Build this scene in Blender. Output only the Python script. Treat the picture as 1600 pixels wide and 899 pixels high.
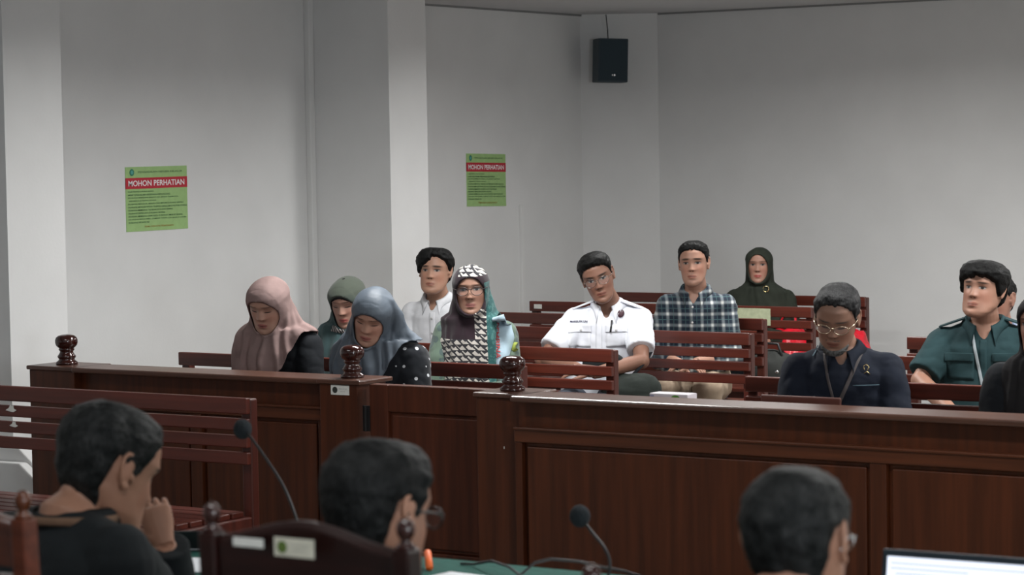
import bpy, bmesh, math, random
import numpy as np
from mathutils import Vector, Matrix, noise
from mathutils.bvhtree import BVHTree
for o in list(bpy.data.objects): bpy.data.objects.remove(o)
SC = bpy.context.scene
COL = SC.collection
random.seed(7)

# ------------------------------------------------------------------ camera, world, exposure
F, PITCH, ROLL, YAW = 3900.0, math.radians(3.1), .0165, math.radians(33.4)
CAM = Vector((0, 0, 1.74))
fw = Vector((-math.sin(YAW)*math.cos(PITCH), math.cos(YAW)*math.cos(PITCH), -math.sin(PITCH)))
r0 = Vector((math.cos(YAW), math.sin(YAW), 0)); u0 = r0.cross(fw)
RR = r0*math.cos(ROLL) - u0*math.sin(ROLL); UU = u0*math.cos(ROLL) + r0*math.sin(ROLL)
cd = bpy.data.cameras.new('camera'); cam = bpy.data.objects.new('camera', cd); COL.objects.link(cam)
cam.matrix_world = Matrix((( RR.x, UU.x, -fw.x, CAM.x), (RR.y, UU.y, -fw.y, CAM.y), (RR.z, UU.z, -fw.z, CAM.z), (0, 0, 0, 1)))
cd.sensor_width = 36; cd.lens = F*36/1600; cd.clip_start = .05; cd.clip_end = 60
cd.dof.use_dof = True; cd.dof.focus_distance = 11.5; cd.dof.aperture_fstop = 6.5
SC.camera = cam
def at_y(x, y, Y):      # the point seen at pixel (x, y) on the upright plane of depth Y
    d = fw + RR*(x-800)/F - UU*(y-449.5)/F
    return CAM + d*(Y/d.y)
W = bpy.data.worlds.new('world'); SC.world = W; W.use_nodes = True
W.node_tree.nodes['Background'].inputs[0].default_value = (.75, .85, 1, 1)
W.node_tree.nodes['Background'].inputs[1].default_value = .3
vs = SC.view_settings; vs.view_transform = 'Standard'; vs.look = 'None'; vs.gamma = 1; vs.use_curve_mapping = False
vs.exposure = 0.0
LAMP_W = 70.0
LAMPS = [(-5.9, 11.6, .8, 'over the rear benches, nearest the corner'), (-3.0, 11.2, .75, 'over the rear benches, second from the corner'), (0.4, 11.2, .8, 'over the rear benches, third from the corner'), (3.0, 11.2, .6, 'over the rear benches, at the right wall'),
         (-5.9, 8.8, 1.0, 'over the barrier gate'), (-2.8, 8.8, .9, 'over the right block of benches'), (0.4, 8.8, 1.0, 'right of the right block of benches'), (3.0, 8.8, .8, 'level with the barrier, at the right wall'),
         (-6.0, 5.8, .18, 'over the front bench at the left'), (-2.8, 5.8, .4, 'before the long barrier'), (0.4, 5.8, .5, 'right of the court tables'), (-5.6, 2.6, .12, 'at the left, over the seated men'), (-2.2, 2.6, .14, 'straight over the seated men'), (1.2, 2.6, .12, 'right of the seated men'), (-1.5, -.8, .15, 'at the front end of the hall')]      # x, y, share of LAMP_W

# ------------------------------------------------------------------ materials
MATS = {}
def nt(m):
    return m.node_tree.nodes, m.node_tree.links
def base_mat(name, col, rough=.6, spec=.5, metal=0, coat=0, sheen=0):
    if name in MATS: return MATS[name]
    m = bpy.data.materials.new(name); m.use_nodes = True
    b = m.node_tree.nodes['Principled BSDF']
    b.inputs['Base Color'].default_value = (*col, 1); b.inputs['Roughness'].default_value = rough
    b.inputs['Specular IOR Level'].default_value = spec; b.inputs['Metallic'].default_value = metal
    b.inputs['Coat Weight'].default_value = coat; b.inputs['Sheen Weight'].default_value = sheen
    m.diffuse_color = (*col, 1)
    MATS[name] = m
    return m
def add_noise(m, col, var=.25, scale=(8, 8, 8), detail=6, bump=0, bscale=None, space='Object', dist=.01):
    n, l = nt(m); b = n['Principled BSDF']
    tc = n.new('ShaderNodeTexCoord'); mp = n.new('ShaderNodeMapping'); mp.inputs['Scale'].default_value = scale
    l.new(tc.outputs[space], mp.inputs['Vector'])
    no = n.new('ShaderNodeTexNoise'); no.inputs['Scale'].default_value = 1; no.inputs['Detail'].default_value = detail
    l.new(mp.outputs[0], no.inputs['Vector'])
    if var:
        rp = n.new('ShaderNodeValToRGB')
        rp.color_ramp.elements[0].position = .3; rp.color_ramp.elements[1].position = .7
        rp.color_ramp.elements[0].color = (*[c*(1-var) for c in col], 1); rp.color_ramp.elements[1].color = (*[min(1, c*(1+var)) for c in col], 1)
        l.new(no.outputs['Fac'], rp.inputs[0]); l.new(rp.outputs[0], b.inputs['Base Color'])
    if bump:
        src = no
        if bscale:
            mp2 = n.new('ShaderNodeMapping'); mp2.inputs['Scale'].default_value = bscale
            l.new(tc.outputs[space], mp2.inputs['Vector'])
            src = n.new('ShaderNodeTexNoise'); src.inputs['Scale'].default_value = 1; src.inputs['Detail'].default_value = 3
            l.new(mp2.outputs[0], src.inputs['Vector'])
        bp = n.new('ShaderNodeBump'); bp.inputs['Strength'].default_value = bump; bp.inputs['Distance'].default_value = dist
        l.new(src.outputs['Fac'], bp.inputs['Height']); l.new(bp.outputs[0], b.inputs['Normal'])
    return m
def wood(name, col, axis=0, rough=.3, var=.3, spec=.5):
    if name in MATS: return MATS[name]
    m = base_mat(name, col, rough, spec)
    sc = [38, 38, 38]; sc[axis] = 2.2
    return add_noise(m, col, var, tuple(sc), 5, .08, None, dist=.002)
def cloth(name, col, rough=.9, var=.12, sheen=.0, bump=.35):
    if name in MATS: return MATS[name]
    m = base_mat(name, col, rough, .25, sheen=sheen)
    return add_noise(m, col, var, (14, 14, 14), 3, bump, (9, 9, 16), dist=.012)
WALLC = (.72, .72, .715)
M_wall = add_noise(base_mat('wall_paint', WALLC, .75, .3), WALLC, .03, (3, 3, 3), 3, .05, (60, 60, 60))
M_ceil = add_noise(base_mat('ceiling_paint', (.6, .6, .61), .85, .2), (.6, .6, .61), .03, (2, 2, 2))
M_floor = base_mat('floor_tile', (.32, .31, .29), .25, .5)
n_, l_ = nt(M_floor); bt = n_.new('ShaderNodeTexBrick'); tcx = n_.new('ShaderNodeTexCoord'); l_.new(tcx.outputs['Object'], bt.inputs['Vector'])
bt.offset = 0; bt.inputs['Scale'].default_value = 1; bt.inputs['Brick Width'].default_value = .4; bt.inputs['Row Height'].default_value = .4; bt.inputs['Mortar Size'].default_value = .004
bt.inputs['Color1'].default_value = (.22, .21, .19, 1); bt.inputs['Color2'].default_value = (.20, .19, .17, 1); bt.inputs['Mortar'].default_value = (.15, .15, .14, 1)
l_.new(bt.outputs['Color'], n_['Principled BSDF'].inputs['Base Color'])
M_bench = wood('bench_wood', (.084, .0160, .0090), 0, .38)
M_benchv = wood('bench_wood_upright', (.070, .014, .0085), 2, .40)
M_div = wood('panel_wood', (.066, .0165, .0052), 2, .42, spec=.35)
M_divh = wood('rail_wood', (.080, .022, .008), 0, .38, spec=.4)
M_cap = wood('cap_wood', (.085, .035, .022), 0, .30, spec=.6)
M_fin = wood('finial_wood', (.030, .006, .004), 2, .12, spec=.7)
M_gate = wood('gate_wood', (.075, .019, .008), 2, .42, spec=.35)
M_chair = wood('chair_wood', (.018, .005, .004), 0, .28)
M_chairo = wood('chair_knob_wood', (.08, .022, .008), 2, .2)
M_white = base_mat('white_plastic', (.75, .75, .73), .5)
M_trunk = base_mat('trunking_white', (.74, .74, .73), .5)
M_label = add_noise(base_mat('label_paper', (.72, .72, .68), .6), (.72, .72, .68), .06, (60, 60, 60))
M_black = base_mat('black_plastic', (.012, .013, .014), .45)
M_blackm = base_mat('black_metal', (.008, .008, .009), .45)
M_foam = add_noise(base_mat('mic_foam', (.012, .016, .02), .95), (.012, .016, .02), .4, (300, 300, 300), 2, .6)
M_speaker = add_noise(base_mat('speaker_shell', (.036, .056, .070), .6), (.036, .056, .070), .1, (200, 200, 200), 2, .3)
M_green = add_noise(base_mat('green_tablecloth', (.004, .085, .065), .85), (.004, .085, .065), .15, (40, 40, 40), 3, .3)
M_greenpad = cloth('green_upholstery', (.006, .022, .02), .8)
M_paper = base_mat('paper', (.8, .82, .86), .7)
M_gold = base_mat('gold_metal', (.75, .6, .3), .25, metal=1)
M_silver = base_mat('silver_metal', (.75, .75, .75), .25, metal=1)
M_redbag = add_noise(base_mat('red_plastic_bag', (.72, .012, .03), .35), (.72, .012, .03), .2, (20, 20, 20), 4, .6, (25, 25, 25), dist=.02)
M_orange = base_mat('orange_plastic', (.9, .16, .03), .4)

# ------------------------------------------------------------------ mesh building
class MB:
    def __init__(s): s.v = []; s.f = []
    def add(s, v, f):
        k = len(s.v); s.v += [tuple(p) for p in v]; s.f += [tuple(i+k for i in q) for q in f]; return s
    def box(s, a, b, M=None):
        x0, y0, z0 = a; x1, y1, z1 = b
        v = [(x0,y0,z0),(x1,y0,z0),(x1,y1,z0),(x0,y1,z0),(x0,y0,z1),(x1,y0,z1),(x1,y1,z1),(x0,y1,z1)]
        if M is not None: v = [M @ Vector(p) for p in v]
        return s.add(v, [(0,3,2,1),(4,5,6,7),(0,1,5,4),(1,2,6,5),(2,3,7,6),(3,0,4,7)])
    def loft(s, rings, cap=True, closed=True):
        n = len(rings[0]); v = [p for r in rings for p in r]; f = []
        for i in range(len(rings)-1):
            for j in range(n if closed else n-1):
                k = (j+1) % n
                f.append((i*n+j, i*n+k, (i+1)*n+k, (i+1)*n+j))
        if cap:
            f.append(tuple(range(n-1, -1, -1))); f.append(tuple((len(rings)-1)*n+j for j in range(n)))
        return s.add(v, f)
    def tube(s, pts, rad, n=12, flat=None, up=None):
        pts = [Vector(p) for p in pts]
        if not hasattr(rad, '__len__'): rad = [rad]*len(pts)
        rings = []; prev = None
        P = [pts[0]] + pts + [pts[-1]]
        Rr = [rad[0]] + list(rad) + [rad[-1]]
        for i, p in enumerate(pts):
            t = (pts[min(i+1, len(pts)-1)] - pts[max(i-1, 0)]).normalized()
            if prev is None:
                a = Vector(up) if up else (Vector((0, 0, 1)) if abs(t.z) < .9 else Vector((1, 0, 0)))
                x = t.cross(a).normalized()
            else:
                x = (prev - t*prev.dot(t)).normalized()
            prev = x; y = t.cross(x)
            fl = 1 if flat is None else flat
            rings.append([p + x*math.cos(q)*rad[i] + y*math.sin(q)*rad[i]*fl for q in [2*math.pi*k/n for k in range(n)]])
        # rounded ends
        def endring(p, r, d, x):
            y = d.cross(x)
            return [[p + d*r*math.sin(w) + x*math.cos(q)*r*math.cos(w) + y*math.sin(q)*r*math.cos(w) for q in [2*math.pi*k/n for k in range(n)]] for w in (.5, 1.0, 1.4)]
        return s.loft(rings)
    def capsule(s, pts, rad, n=14):
        pts = [Vector(p) for p in pts]
        s.tube(pts, rad, n)
        for p, r in ((pts[0], rad[0]), (pts[-1], rad[-1])): s.ball(p, (r, r, r), n)
        for p, r in list(zip(pts, rad))[1:-1]: s.ball(p, (r, r, r), n)
        return s
    def ball(s, c, r, n=14, M=None):
        c = Vector(c); rings = []
        m = max(6, n//2+2)
        for i in range(1, m):
            a = math.pi*i/m - math.pi/2
            rings.append([Vector((math.cos(a)*math.cos(q)*r[0], math.cos(a)*math.sin(q)*r[1], math.sin(a)*r[2])) for q in [2*math.pi*k/n for k in range(n)]])
        if M is not None: rings = [[M @ p for p in R_] for R_ in rings]
        rings = [[c + p for p in R_] for R_ in rings]
        return s.loft(rings)
    def lathe(s, prof, c=(0, 0, 0), n=28):
        c = Vector(c)
        return s.loft([[c + Vector((r*math.cos(q), r*math.sin(q), z)) for q in [2*math.pi*k/n for k in range(n)]] for r, z in prof])
    def mesh(s, name):
        me = bpy.data.meshes.new(name); me.from_pydata(s.v, [], s.f); me.validate(); me.update()
        return me
def fixn(me):
    bm = bmesh.new(); bm.from_mesh(me); bmesh.ops.recalc_face_normals(bm, faces=bm.faces); bm.to_mesh(me); bm.free()
def obj(name, mb, mat, parent=None, smooth=False, bevel=0, label=None, kind=None, M=None):
    me = mb if isinstance(mb, bpy.types.Mesh) else mb.mesh(name)
    if not isinstance(mb, bpy.types.Mesh): fixn(me)
    o = bpy.data.objects.new(name, me); COL.objects.link(o)
    for m in (mat if isinstance(mat, (list, tuple)) else [mat]): me.materials.append(m)
    if smooth:
        for p in me.polygons: p.use_smooth = True
    if bevel:
        b = o.modifiers.new('bevel', 'BEVEL'); b.width = bevel; b.segments = 2; b.limit_method = 'ANGLE'
    if parent is not None: o.parent = parent
    if M is not None: o.matrix_local = M
    if label: o['label'] = label
    if kind: o['kind'] = kind
    return o
def thing(name, label, cat, loc=(0, 0, 0), rz=0, group=None):
    o = bpy.data.objects.new(name, None); COL.objects.link(o); o.location = loc; o.rotation_euler = (0, 0, rz)
    o.empty_display_size = .1
    o['label'] = label; o['category'] = cat
    if group: o['group'] = group
    return o
def tag(o, label, cat, group=None):
    o['label'] = label; o['category'] = cat
    if group: o['group'] = group
    return o
def struct(name, mb, mat, **k): return obj(name, mb, mat, kind='structure', **k)
def text_mesh(body, width, height, bold=.0, fit=True):
    cu = bpy.data.curves.new('t', 'FONT'); cu.body = body; cu.size = 1; cu.offset = bold; cu.resolution_u = 3; cu.extrude = 0
    t = bpy.data.objects.new('t', cu); COL.objects.link(t)
    dg = bpy.context.evaluated_depsgraph_get(); dg.update()
    me = bpy.data.meshes.new_from_object(t.evaluated_get(dg)); bpy.data.objects.remove(t)
    xs = [v.co.x for v in me.vertices]; ys = [v.co.y for v in me.vertices]
    x0, x1, y0, y1 = min(xs), max(xs), min(ys), max(ys)
    v = [((p.co.x-x0)/(x1-x0)*width, (p.co.y-y0)/(y1-y0)*height) for p in me.vertices]
    f = [tuple(p.vertices) for p in me.polygons]; bpy.data.meshes.remove(me)
    return v, f
def text_on(mb, body, o, ax, ay, width, height, bold=0):
    v, f = text_mesh(body, width, height, bold); o, ax, ay = Vector(o), Vector(ax), Vector(ay)
    mb.add([o + ax*x + ay*y for x, y in v], f)

# ------------------------------------------------------------------ the room
XW, YB, HC = -8.6, 14.16, 2.63
CX = -8.055
struct('floor', MB().box((-9, -3, -.1), (4.6, 14.6, 0)), M_floor)
struct('ceiling', MB().box((-9, -3, HC), (4.6, 14.6, HC+.1)), M_ceil)
struct('wall_left', MB().box((XW-.15, -3, 0), (XW, 13.95, HC)), M_wall)
struct('wall_corner', MB().add([(XW-.15, 13.9, 0), (XW, 13.9, 0), (XW+.43, YB, 0), (XW+.43, YB+.2, 0), (XW-.15, YB+.2, 0),
        (XW-.15, 13.9, HC), (XW, 13.9, HC), (XW+.43, YB, HC), (XW+.43, YB+.2, HC), (XW-.15, YB+.2, HC)],
        [(0,4,3,2,1), (5,6,7,8,9), (0,1,6,5), (1,2,7,6), (2,3,8,7), (3,4,9,8), (4,0,5,9)]), M_wall)
struct('wall_back', MB().box((XW+.42, YB, 0), (4.6, YB+.15, HC)), M_wall)
struct('wall_right', MB().box((4.4, -3, 0), (4.55, 14.3, HC)), M_wall)
struct('wall_front', MB().box((-9, -3, 0), (4.6, -2.85, HC)), M_wall)
struct('wall_pilaster', MB().box((XW, 8.11, 0), (CX, 8.48, HC)), M_wall)
struct('wall_column', MB().box((XW, 11.03, 0), (CX, 11.385, HC)), M_wall)
# stepped white plinth at the foot of the front pilaster
pl = MB()
for k, (dx, z) in enumerate(((0, .46), (.10, .40))):
    pts = [(-8.6, 0), (-7.78+dx*1.2, 0), (-7.78+dx*1.2, .34-dx), (-7.935+dx*.5, z-.0), (-8.6, z)]
    y0, y1 = 8.02-k*.05, 8.11
    pl.add([(x, y0, z_) for x, z_ in pts] + [(x, y1, z_) for x, z_ in pts], [(0,1,2,3,4), (9,8,7,6,5)] + [(i, (i+5), (i+1) % 5+5, (i+1) % 5) for i in range(5)])
struct('trim_1', pl, M_wall, bevel=.008)
struct('trim_2', MB().box((XW, 10.985, 0), (XW+.035, 11.03, HC)), M_trunk, bevel=.004)      # cable trunking in the corner
struct('trim_3', MB().box((XW, 13.135, 0), (XW+.02, 13.165, 1.41)), M_trunk, bevel=.003)    # short trunking
struct('baseboard_left', MB().box((XW, -2.85, 0), (XW+.015, 8.1, .1)).box((XW, 8.49, 0), (XW+.015, 10.97, .1)).box((XW, 11.39, 0), (XW+.015, 13.9, .1)), M_trunk)
struct('baseboard_back', MB().box((XW+.44, YB-.015, 0), (4.4, YB, .1)), M_trunk)
struct('trim_4', MB().box((XW, 11.39, HC-.012), (XW+.012, 13.9, HC)).box((XW+.44, YB-.012, HC-.012), (4.4, YB, HC)), base_mat('shadow_gap', (.25, .25, .25), .8))  # solid strips, the gap's shade put into their dark grey

# daylight window in the right wall, beside the court tables
wy0, wy1, wz0, wz1 = -.9, 1.1, 1.0, 2.2
w = struct('window_1', MB().box((4.33, wy0-.06, wz0-.06), (4.41, wy1+.06, wz0)).box((4.33, wy0-.06, wz1), (4.41, wy1+.06, wz1+.06)).box((4.33, wy0-.06, wz0), (4.41, wy0, wz1)).box((4.33, wy1, wz0), (4.41, wy1+.06, wz1)).box((4.35, .07, wz0), (4.39, .13, wz1)), M_trunk)
M_day = base_mat('daylight_pane', (.8, .85, .9), .3); bb = M_day.node_tree.nodes['Principled BSDF']; bb.inputs['Emission Color'].default_value = (.85, .93, 1, 1); bb.inputs['Emission Strength'].default_value = 5
obj('pane', MB().box((4.385, wy0, wz0), (4.395, wy1, wz1)), M_day, w)
ld = bpy.data.lights.new('window_daylight', 'AREA'); ld.shape = 'RECTANGLE'; ld.size = 2.0; ld.size_y = 1.2; ld.energy = 170; ld.color = (.88, .95, 1)
lo = bpy.data.objects.new('window_daylight', ld); COL.objects.link(lo); lo.parent = w; lo.location = (4.32, .1, 1.6); lo.rotation_euler = (math.radians(90), 0, math.radians(90))

# ceiling fixtures (the room's lamps)
M_diff = base_mat('lamp_diffuser', (.9, .9, .9), .5)
M_diff.node_tree.nodes['Principled BSDF'].inputs['Emission Color'].default_value = (.93, .97, 1, 1)
M_diff.node_tree.nodes['Principled BSDF'].inputs['Emission Strength'].default_value = 3
for i, (x, y, pw, where) in enumerate(LAMPS):
    t = thing('ceiling_lamp', 'frosted rectangular ceiling lamp ' + where, 'lamp', (x, y, HC), 0, 'ceiling lamps')
    fr = MB().box((-.62, -.17, -.03), (.62, -.15, 0)).box((-.62, .15, -.03), (.62, .17, 0)).box((-.62, -.15, -.03), (-.60, .15, 0)).box((.60, -.15, -.03), (.62, .15, 0))
    obj('frame', fr, M_white, t); obj('diffuser', MB().box((-.60, -.15, -.012), (.60, .15, -.004)), M_diff, t)
    ld = bpy.data.lights.new('panel_light', 'AREA'); ld.shape = 'RECTANGLE'; ld.size = 1.18; ld.size_y = .28; ld.energy = LAMP_W*pw; ld.color = (.99, .985, .965); ld.spread = math.radians(165)
    lo = bpy.data.objects.new('panel_light', ld); COL.objects.link(lo); lo.parent = t; lo.location = (0, 0, -.035)

# ------------------------------------------------------------------ notices on the wall
M_pg = add_noise(base_mat('poster_green', (.33, .52, .20), .55), (.33, .52, .20), .05, (30, 30, 30))
M_pr = base_mat('poster_red', (.48, .012, .03), .5)
M_pw = base_mat('poster_white', (.85, .8, .8), .5)
M_pt = base_mat('poster_text', (.05, .13, .05), .6)
M_po = base_mat('poster_orange_text', (.36, .2, .03), .6)
M_pe = base_mat('poster_emblem', (.02, .2, .12), .5)
LINES = [(.03, .44, 'WAJIB TENANG DI RUANG SIDANG'), (.03, .71, 'HARAP SOPAN SELAMA PERSIDANGAN BERLANGSUNG'), (.03, .84, 'DILARANG MEMBAWA SENJATA API, BENDA TAJAM DAN'),
         (.045, .48, 'SEJENISNYA DI RUANG SIDANG'), (.03, .93, 'DILARANG MEROKOK, MAKAN DAN MINUM DI RUANG SIDANG'), (.03, .985, 'DILARANG MENGAKTIFKAN TELEPON GENGGAM DI RUANG SIDANG'),
         (.03, .75, 'DILARANG MEMBAWA TAS BESAR DI RUANG SIDANG'), (.03, .62, 'DILARANG BERBICARA DI RUANG SIDANG'), (.03, .91, 'DILARANG MEMBAWA ANAK KECIL DI BAWAH UMUR KE SIDANG'),
         (.03, .965, 'DILARANG MENGAMBIL GAMBAR TANPA IZIN MAJELIS HAKIM'), (.03, .36, 'DI RUANG SIDANG INI')]
def poster(Y0, Y1, zt, zb, label, shear):
    w, h = Y1-Y0, zt-zb
    t = thing('notice_poster', label, 'poster', (XW, Y0, zb))
    O = lambda u, v, d: (d, u*w, v*h + u*w*shear)
    def quad(u0, v0, u1, v1, d, mb):
        mb.add([O(u0, v0, d), O(u1, v0, d), O(u1, v1, d), O(u0, v1, d), O(u0, v0, 0), O(u1, v0, 0), O(u1, v1, 0), O(u0, v1, 0)], [(0,1,2,3), (0,4,5,1), (1,5,6,2), (2,6,7,3), (3,7,4,0), (7,6,5,4)])
        return mb
    obj('sheet', quad(0, 0, 1, 1, .003, MB()), M_pg, t)
    obj('title_band', quad(0, .66, 1, .83, .004, MB()), M_pr, t)
    ax, ay = Vector((0, 1, shear)), Vector((0, 0, 1))
    mb = MB(); text_on(mb, 'MOHON PERHATIAN', O(.04, .70, .0052), ax, ay, w*.91, h*.09, .02); obj('title_text', mb, M_pw, t)
    mb = MB(); text_on(mb, 'PENGADILAN NEGERI KELAS IA', O(.2, .905, .0045), ax, ay, w*.72, h*.028); obj('header_text', mb, M_pt, t); mb = MB()
    for k, (a, b, s) in enumerate(LINES):
        text_on(mb, s, O(a, .60-.0475*k, .0045), ax, ay, w*(b-a), h*.026, .008)
    obj('body_text', mb, M_pt, t)
    mb = MB(); text_on(mb, 'TERIMA KASIH ATAS PERHATIANNYA', O(.28, .055, .0045), ax, ay, w*.48, h*.028, .004); obj('footer_text', mb, M_po, t)
    c = Vector(O(.1, .915, .0045)); mb = MB()
    mb.add([c + Vector((0, math.cos(q)*w*.036, math.sin(q)*h*.055)) for q in [k*math.pi/12 for k in range(24)]], [tuple(range(24))])
    c2 = c + Vector((.0004, 0, 0))
    mb.add([c2 + Vector((0, math.cos(q)*w*.022, math.sin(q)*h*.03)) for q in [k*math.pi/12 for k in range(24)]], [tuple(range(24))])
    e = obj('emblem', mb, [M_pe, base_mat('poster_emblem_core', (.08, .35, .3), .5)], t); e.data.polygons[1].material_index = 1
poster(9.497, 9.97, 1.697, 1.368, 'green notice with a red title band on the wall left of the column', .006)
poster(12.557, 12.988, 1.738, 1.415, 'green notice with a red title band on the wall right of the column', -.02)

# wall loudspeaker in the corner
sp = at_y(953.5, 95, 13.86)
t = thing('wall_speaker', 'dark blue-grey box loudspeaker hung high in the corner of the room', 'speaker', (sp.x, sp.y, sp.z), math.radians(45))
b = MB().box((-.098, -.085, -.14), (.098, .085, .14))
obj('cabinet', b, M_speaker, t, bevel=.006, M=Matrix.Rotation(.03, 4, 'Y'))
g = MB().box((-.088, -.09, -.13), (.088, -.0855, .13)); obj('grille', g, add_noise(base_mat('grille_cloth', (.032, .052, .066), .9), (.032, .052, .066), .3, (400, 400, 400), 1, .5), t, M=Matrix.Rotation(.03, 4, 'Y'))
mb = MB(); mb.add([(.004+.006*math.cos(q), -.0915, -.095+.007*math.sin(q)) for q in [k*math.pi/8 for k in range(16)]], [tuple(range(16))]); mb.box((-.012, -.0915, -.1), (-.007, -.091, -.09))
obj('badge', mb, M_silver, t)
obj('bracket', MB().box((-.02, .08, -.05), (.02, .12, .05)), M_blackm, t)
obj('cable', MB().tube([(0, .05, .135), (-.005, .04, .2), (-.012, .05, .30)], .0035, 6), M_black, t)

# ------------------------------------------------------------------ benches
BH, SEAT = .85, .43
def make_bench(w):
    def f(label, group, X0, Y, n=0):
        t = thing('slatted_bench', label, 'bench', (X0, Y, 0), 0, group)
        bk = MB()
        for z0, z1 in ((.79, .85), (.728, .773), (.665, .71), (.602, .648)):
            bk.box((.0, -.012, z0), (w, .012, z1))
        obj('backrest', bk, M_bench, t, bevel=.004)
        se = MB()
        for k in range(6): se.box((.02, -.47+k*.078, SEAT-.022), (w-.02, -.47+k*.078+.066, SEAT))
        obj('seat', se, M_bench, t, bevel=.004)
        for x in (0, w-.045):
            e = MB(); e.box((x, .012, 0), (x+.045, .055, .845)).box((x, -.46, 0), (x+.045, -.415, SEAT-.022)).box((x, -.46, SEAT-.09), (x+.045, .012, SEAT-.022)).box((x, -.42, .1), (x+.045, .015, .14))
            obj('end_frame', e, M_benchv, t, bevel=.006)
        obj('rail', MB().box((.045, -.44, SEAT-.08), (w-.045, -.42, SEAT-.022)), M_benchv, t)
        return t
    return f
G_L, G_R = 'slatted benches of the left block', 'slatted benches of the right block'
mk = make_bench(1.87)
B = {}
for key, x0, y, lab in (('r1', -7.57, 8.70, 'dark red slatted bench behind the pink and the blue-grey headscarf, nearest the wooden barrier'),
                        ('r2', -7.64, 9.56, 'dark red slatted bench whose end stands before the man in the white uniform shirt'),
                        ('r3', -7.53, 10.66, 'dark red slatted bench in front of the man in the plaid shirt'),
                        ('r4', -7.94, 11.58, 'dark red slatted bench directly behind the man in the plaid shirt'),
                        ('r5', -8.12, 12.51, 'dark red slatted bench with a white tag and a taped paper on its back'),
                        ('r6', -8.25, 13.48, 'dark red slatted bench at the back wall behind the woman with the ring brooch')):
    B[key] = mk(lab, G_L, x0, y)
mk2 = make_bench(2.1)
for key, x0, y, lab in (('q1', -4.60, 8.63, 'dark red slatted bench behind the grey-bearded man in navy'),
                        ('q2', -4.62, 9.73, 'dark red slatted bench directly behind the man in the dark teal shirt'),
                        ('q3', -4.865, 10.73, 'dark red slatted bench, rearmost of the right block, below the bare wall')):
    B[key] = mk2(lab, G_R, x0, y)
# wall-side bench in front of the barrier, facing the court tables (we see its seat)
B['f'] = make_bench(2.15)('dark red slatted bench in front of the barrier at the left, facing the tables', None, -8.02, 7.12)
# labels and white patches on benches
def sticker(parent, x0, x1, z0, z1, y, name='label_sticker', mat=None, logo=None, lab=None):
    o = obj(name, MB().box((x0, y-.0012, z0), (x1, y, z1)), mat or M_label, parent, label=lab)
    if logo:
        c = ((x0 + (z1-z0)*.55), (z0+z1)/2); r = (z1-z0)*.33
        mb = MB(); mb.add([(c[0]+r*math.cos(q), y-.002, c[1]+r*math.sin(q)) for q in [k*math.pi/12 for k in range(24)]], [tuple(range(24))])
        obj('logo', mb, logo, o)
        mb = MB(); xa = c[0]+r*1.6; wd = x1-xa-.01
        text_on(mb, 'PENGADILAN NEGERI', (xa, y-.002, z0+(z1-z0)*.56), (1, 0, 0), (0, 0, 1), wd, (z1-z0)*.14)
        text_on(mb, 'INVENTARIS', (xa+wd*.15, y-.002, z0+(z1-z0)*.3), (1, 0, 0), (0, 0, 1), wd*.6, (z1-z0)*.12)
        obj('print', mb, base_mat('label_print', (.42, .42, .38), .7), o)
    return o
sticker(B['r5'], .035, .09, .806, .832, -.0125, lab='small white tag')
sticker(B['r2'], .94, .985, .80, .825, -.0125, lab='small white tag')
mb = MB()
for dx, dz, s in ((0, 0, 1), (.012, -.062, .8)):
    pts = [(-.03, -.006), (-.012, .004), (-.004, .018), (.006, .012), (.012, .02), (.016, .002), (.03, -.004), (.012, -.012), (-.008, -.01)]
    mb.add([(.955+dx+x*s, -.0145, .760+dz+z*s) for x, z in pts], [tuple(range(9))])  # small ragged white patches on the back of the front bench
obj('white_patches', mb, M_label, B['f'], label='two small ragged white patches')

# ------------------------------------------------------------------ the wooden barrier
FZ = .86
FINP = [(.046, 0), (.048, .006), (.045, .012), (.036, .018), (.033, .024), (.038, .030), (.040, .036), (.034, .044), (.029, .052), (.029, .058), (.033, .062), (.034, .066), (.031, .070), (.038, .075), (.045, .083), (.0485, .094), (.0485, .106), (.044, .117), (.034, .125), (.018, .129), (.004, .130)]
def post(x0, x1, y0, label, depth=.17, fin=True):
    t = thing('barrier_post', label, 'post', ((x0+x1)/2, y0+depth/2, 0), 0, 'posts of the wooden barrier')
    w = (x1-x0)/2; d = depth/2
    obj('shaft', MB().box((-w, -d, 0), (w, d, FZ-.018)), M_div, t, bevel=.003)
    obj('cap', MB().box((-w-.008, -d-.012, FZ-.018), (w+.022, d+.02, FZ)), M_cap, t, bevel=.005)
    obj('foot', MB().box((-w-.01, -d-.01, 0), (w+.01, d+.01, .1)), M_divh, t, bevel=.004)
    obj('finial', MB().lathe(FINP, (.0, 0, FZ)), M_fin, t, smooth=True)
    return t
p1 = post(-7.63, -7.37, 7.79, 'short barrier post with a turned knob at the left, against the white wall', .19)
p2 = post(-6.045, -5.86, 7.775, 'barrier post with a turned knob and a white tag, left of the gate', .19)
p3 = post(-5.165, -4.965, 7.58, 'barrier post with a turned knob right of the gate', .19)
sticker(p2, -.035, .055, .80, .838, -.0955, logo=base_mat('label_logo_dark', (.03, .035, .03), .6), lab='white tag with a dark round emblem')
mb = MB(); mb.box((.02, -.0965, .655), (.023, -.0955, .664)); obj('paint_fleck', mb, M_label, p3)
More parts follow.
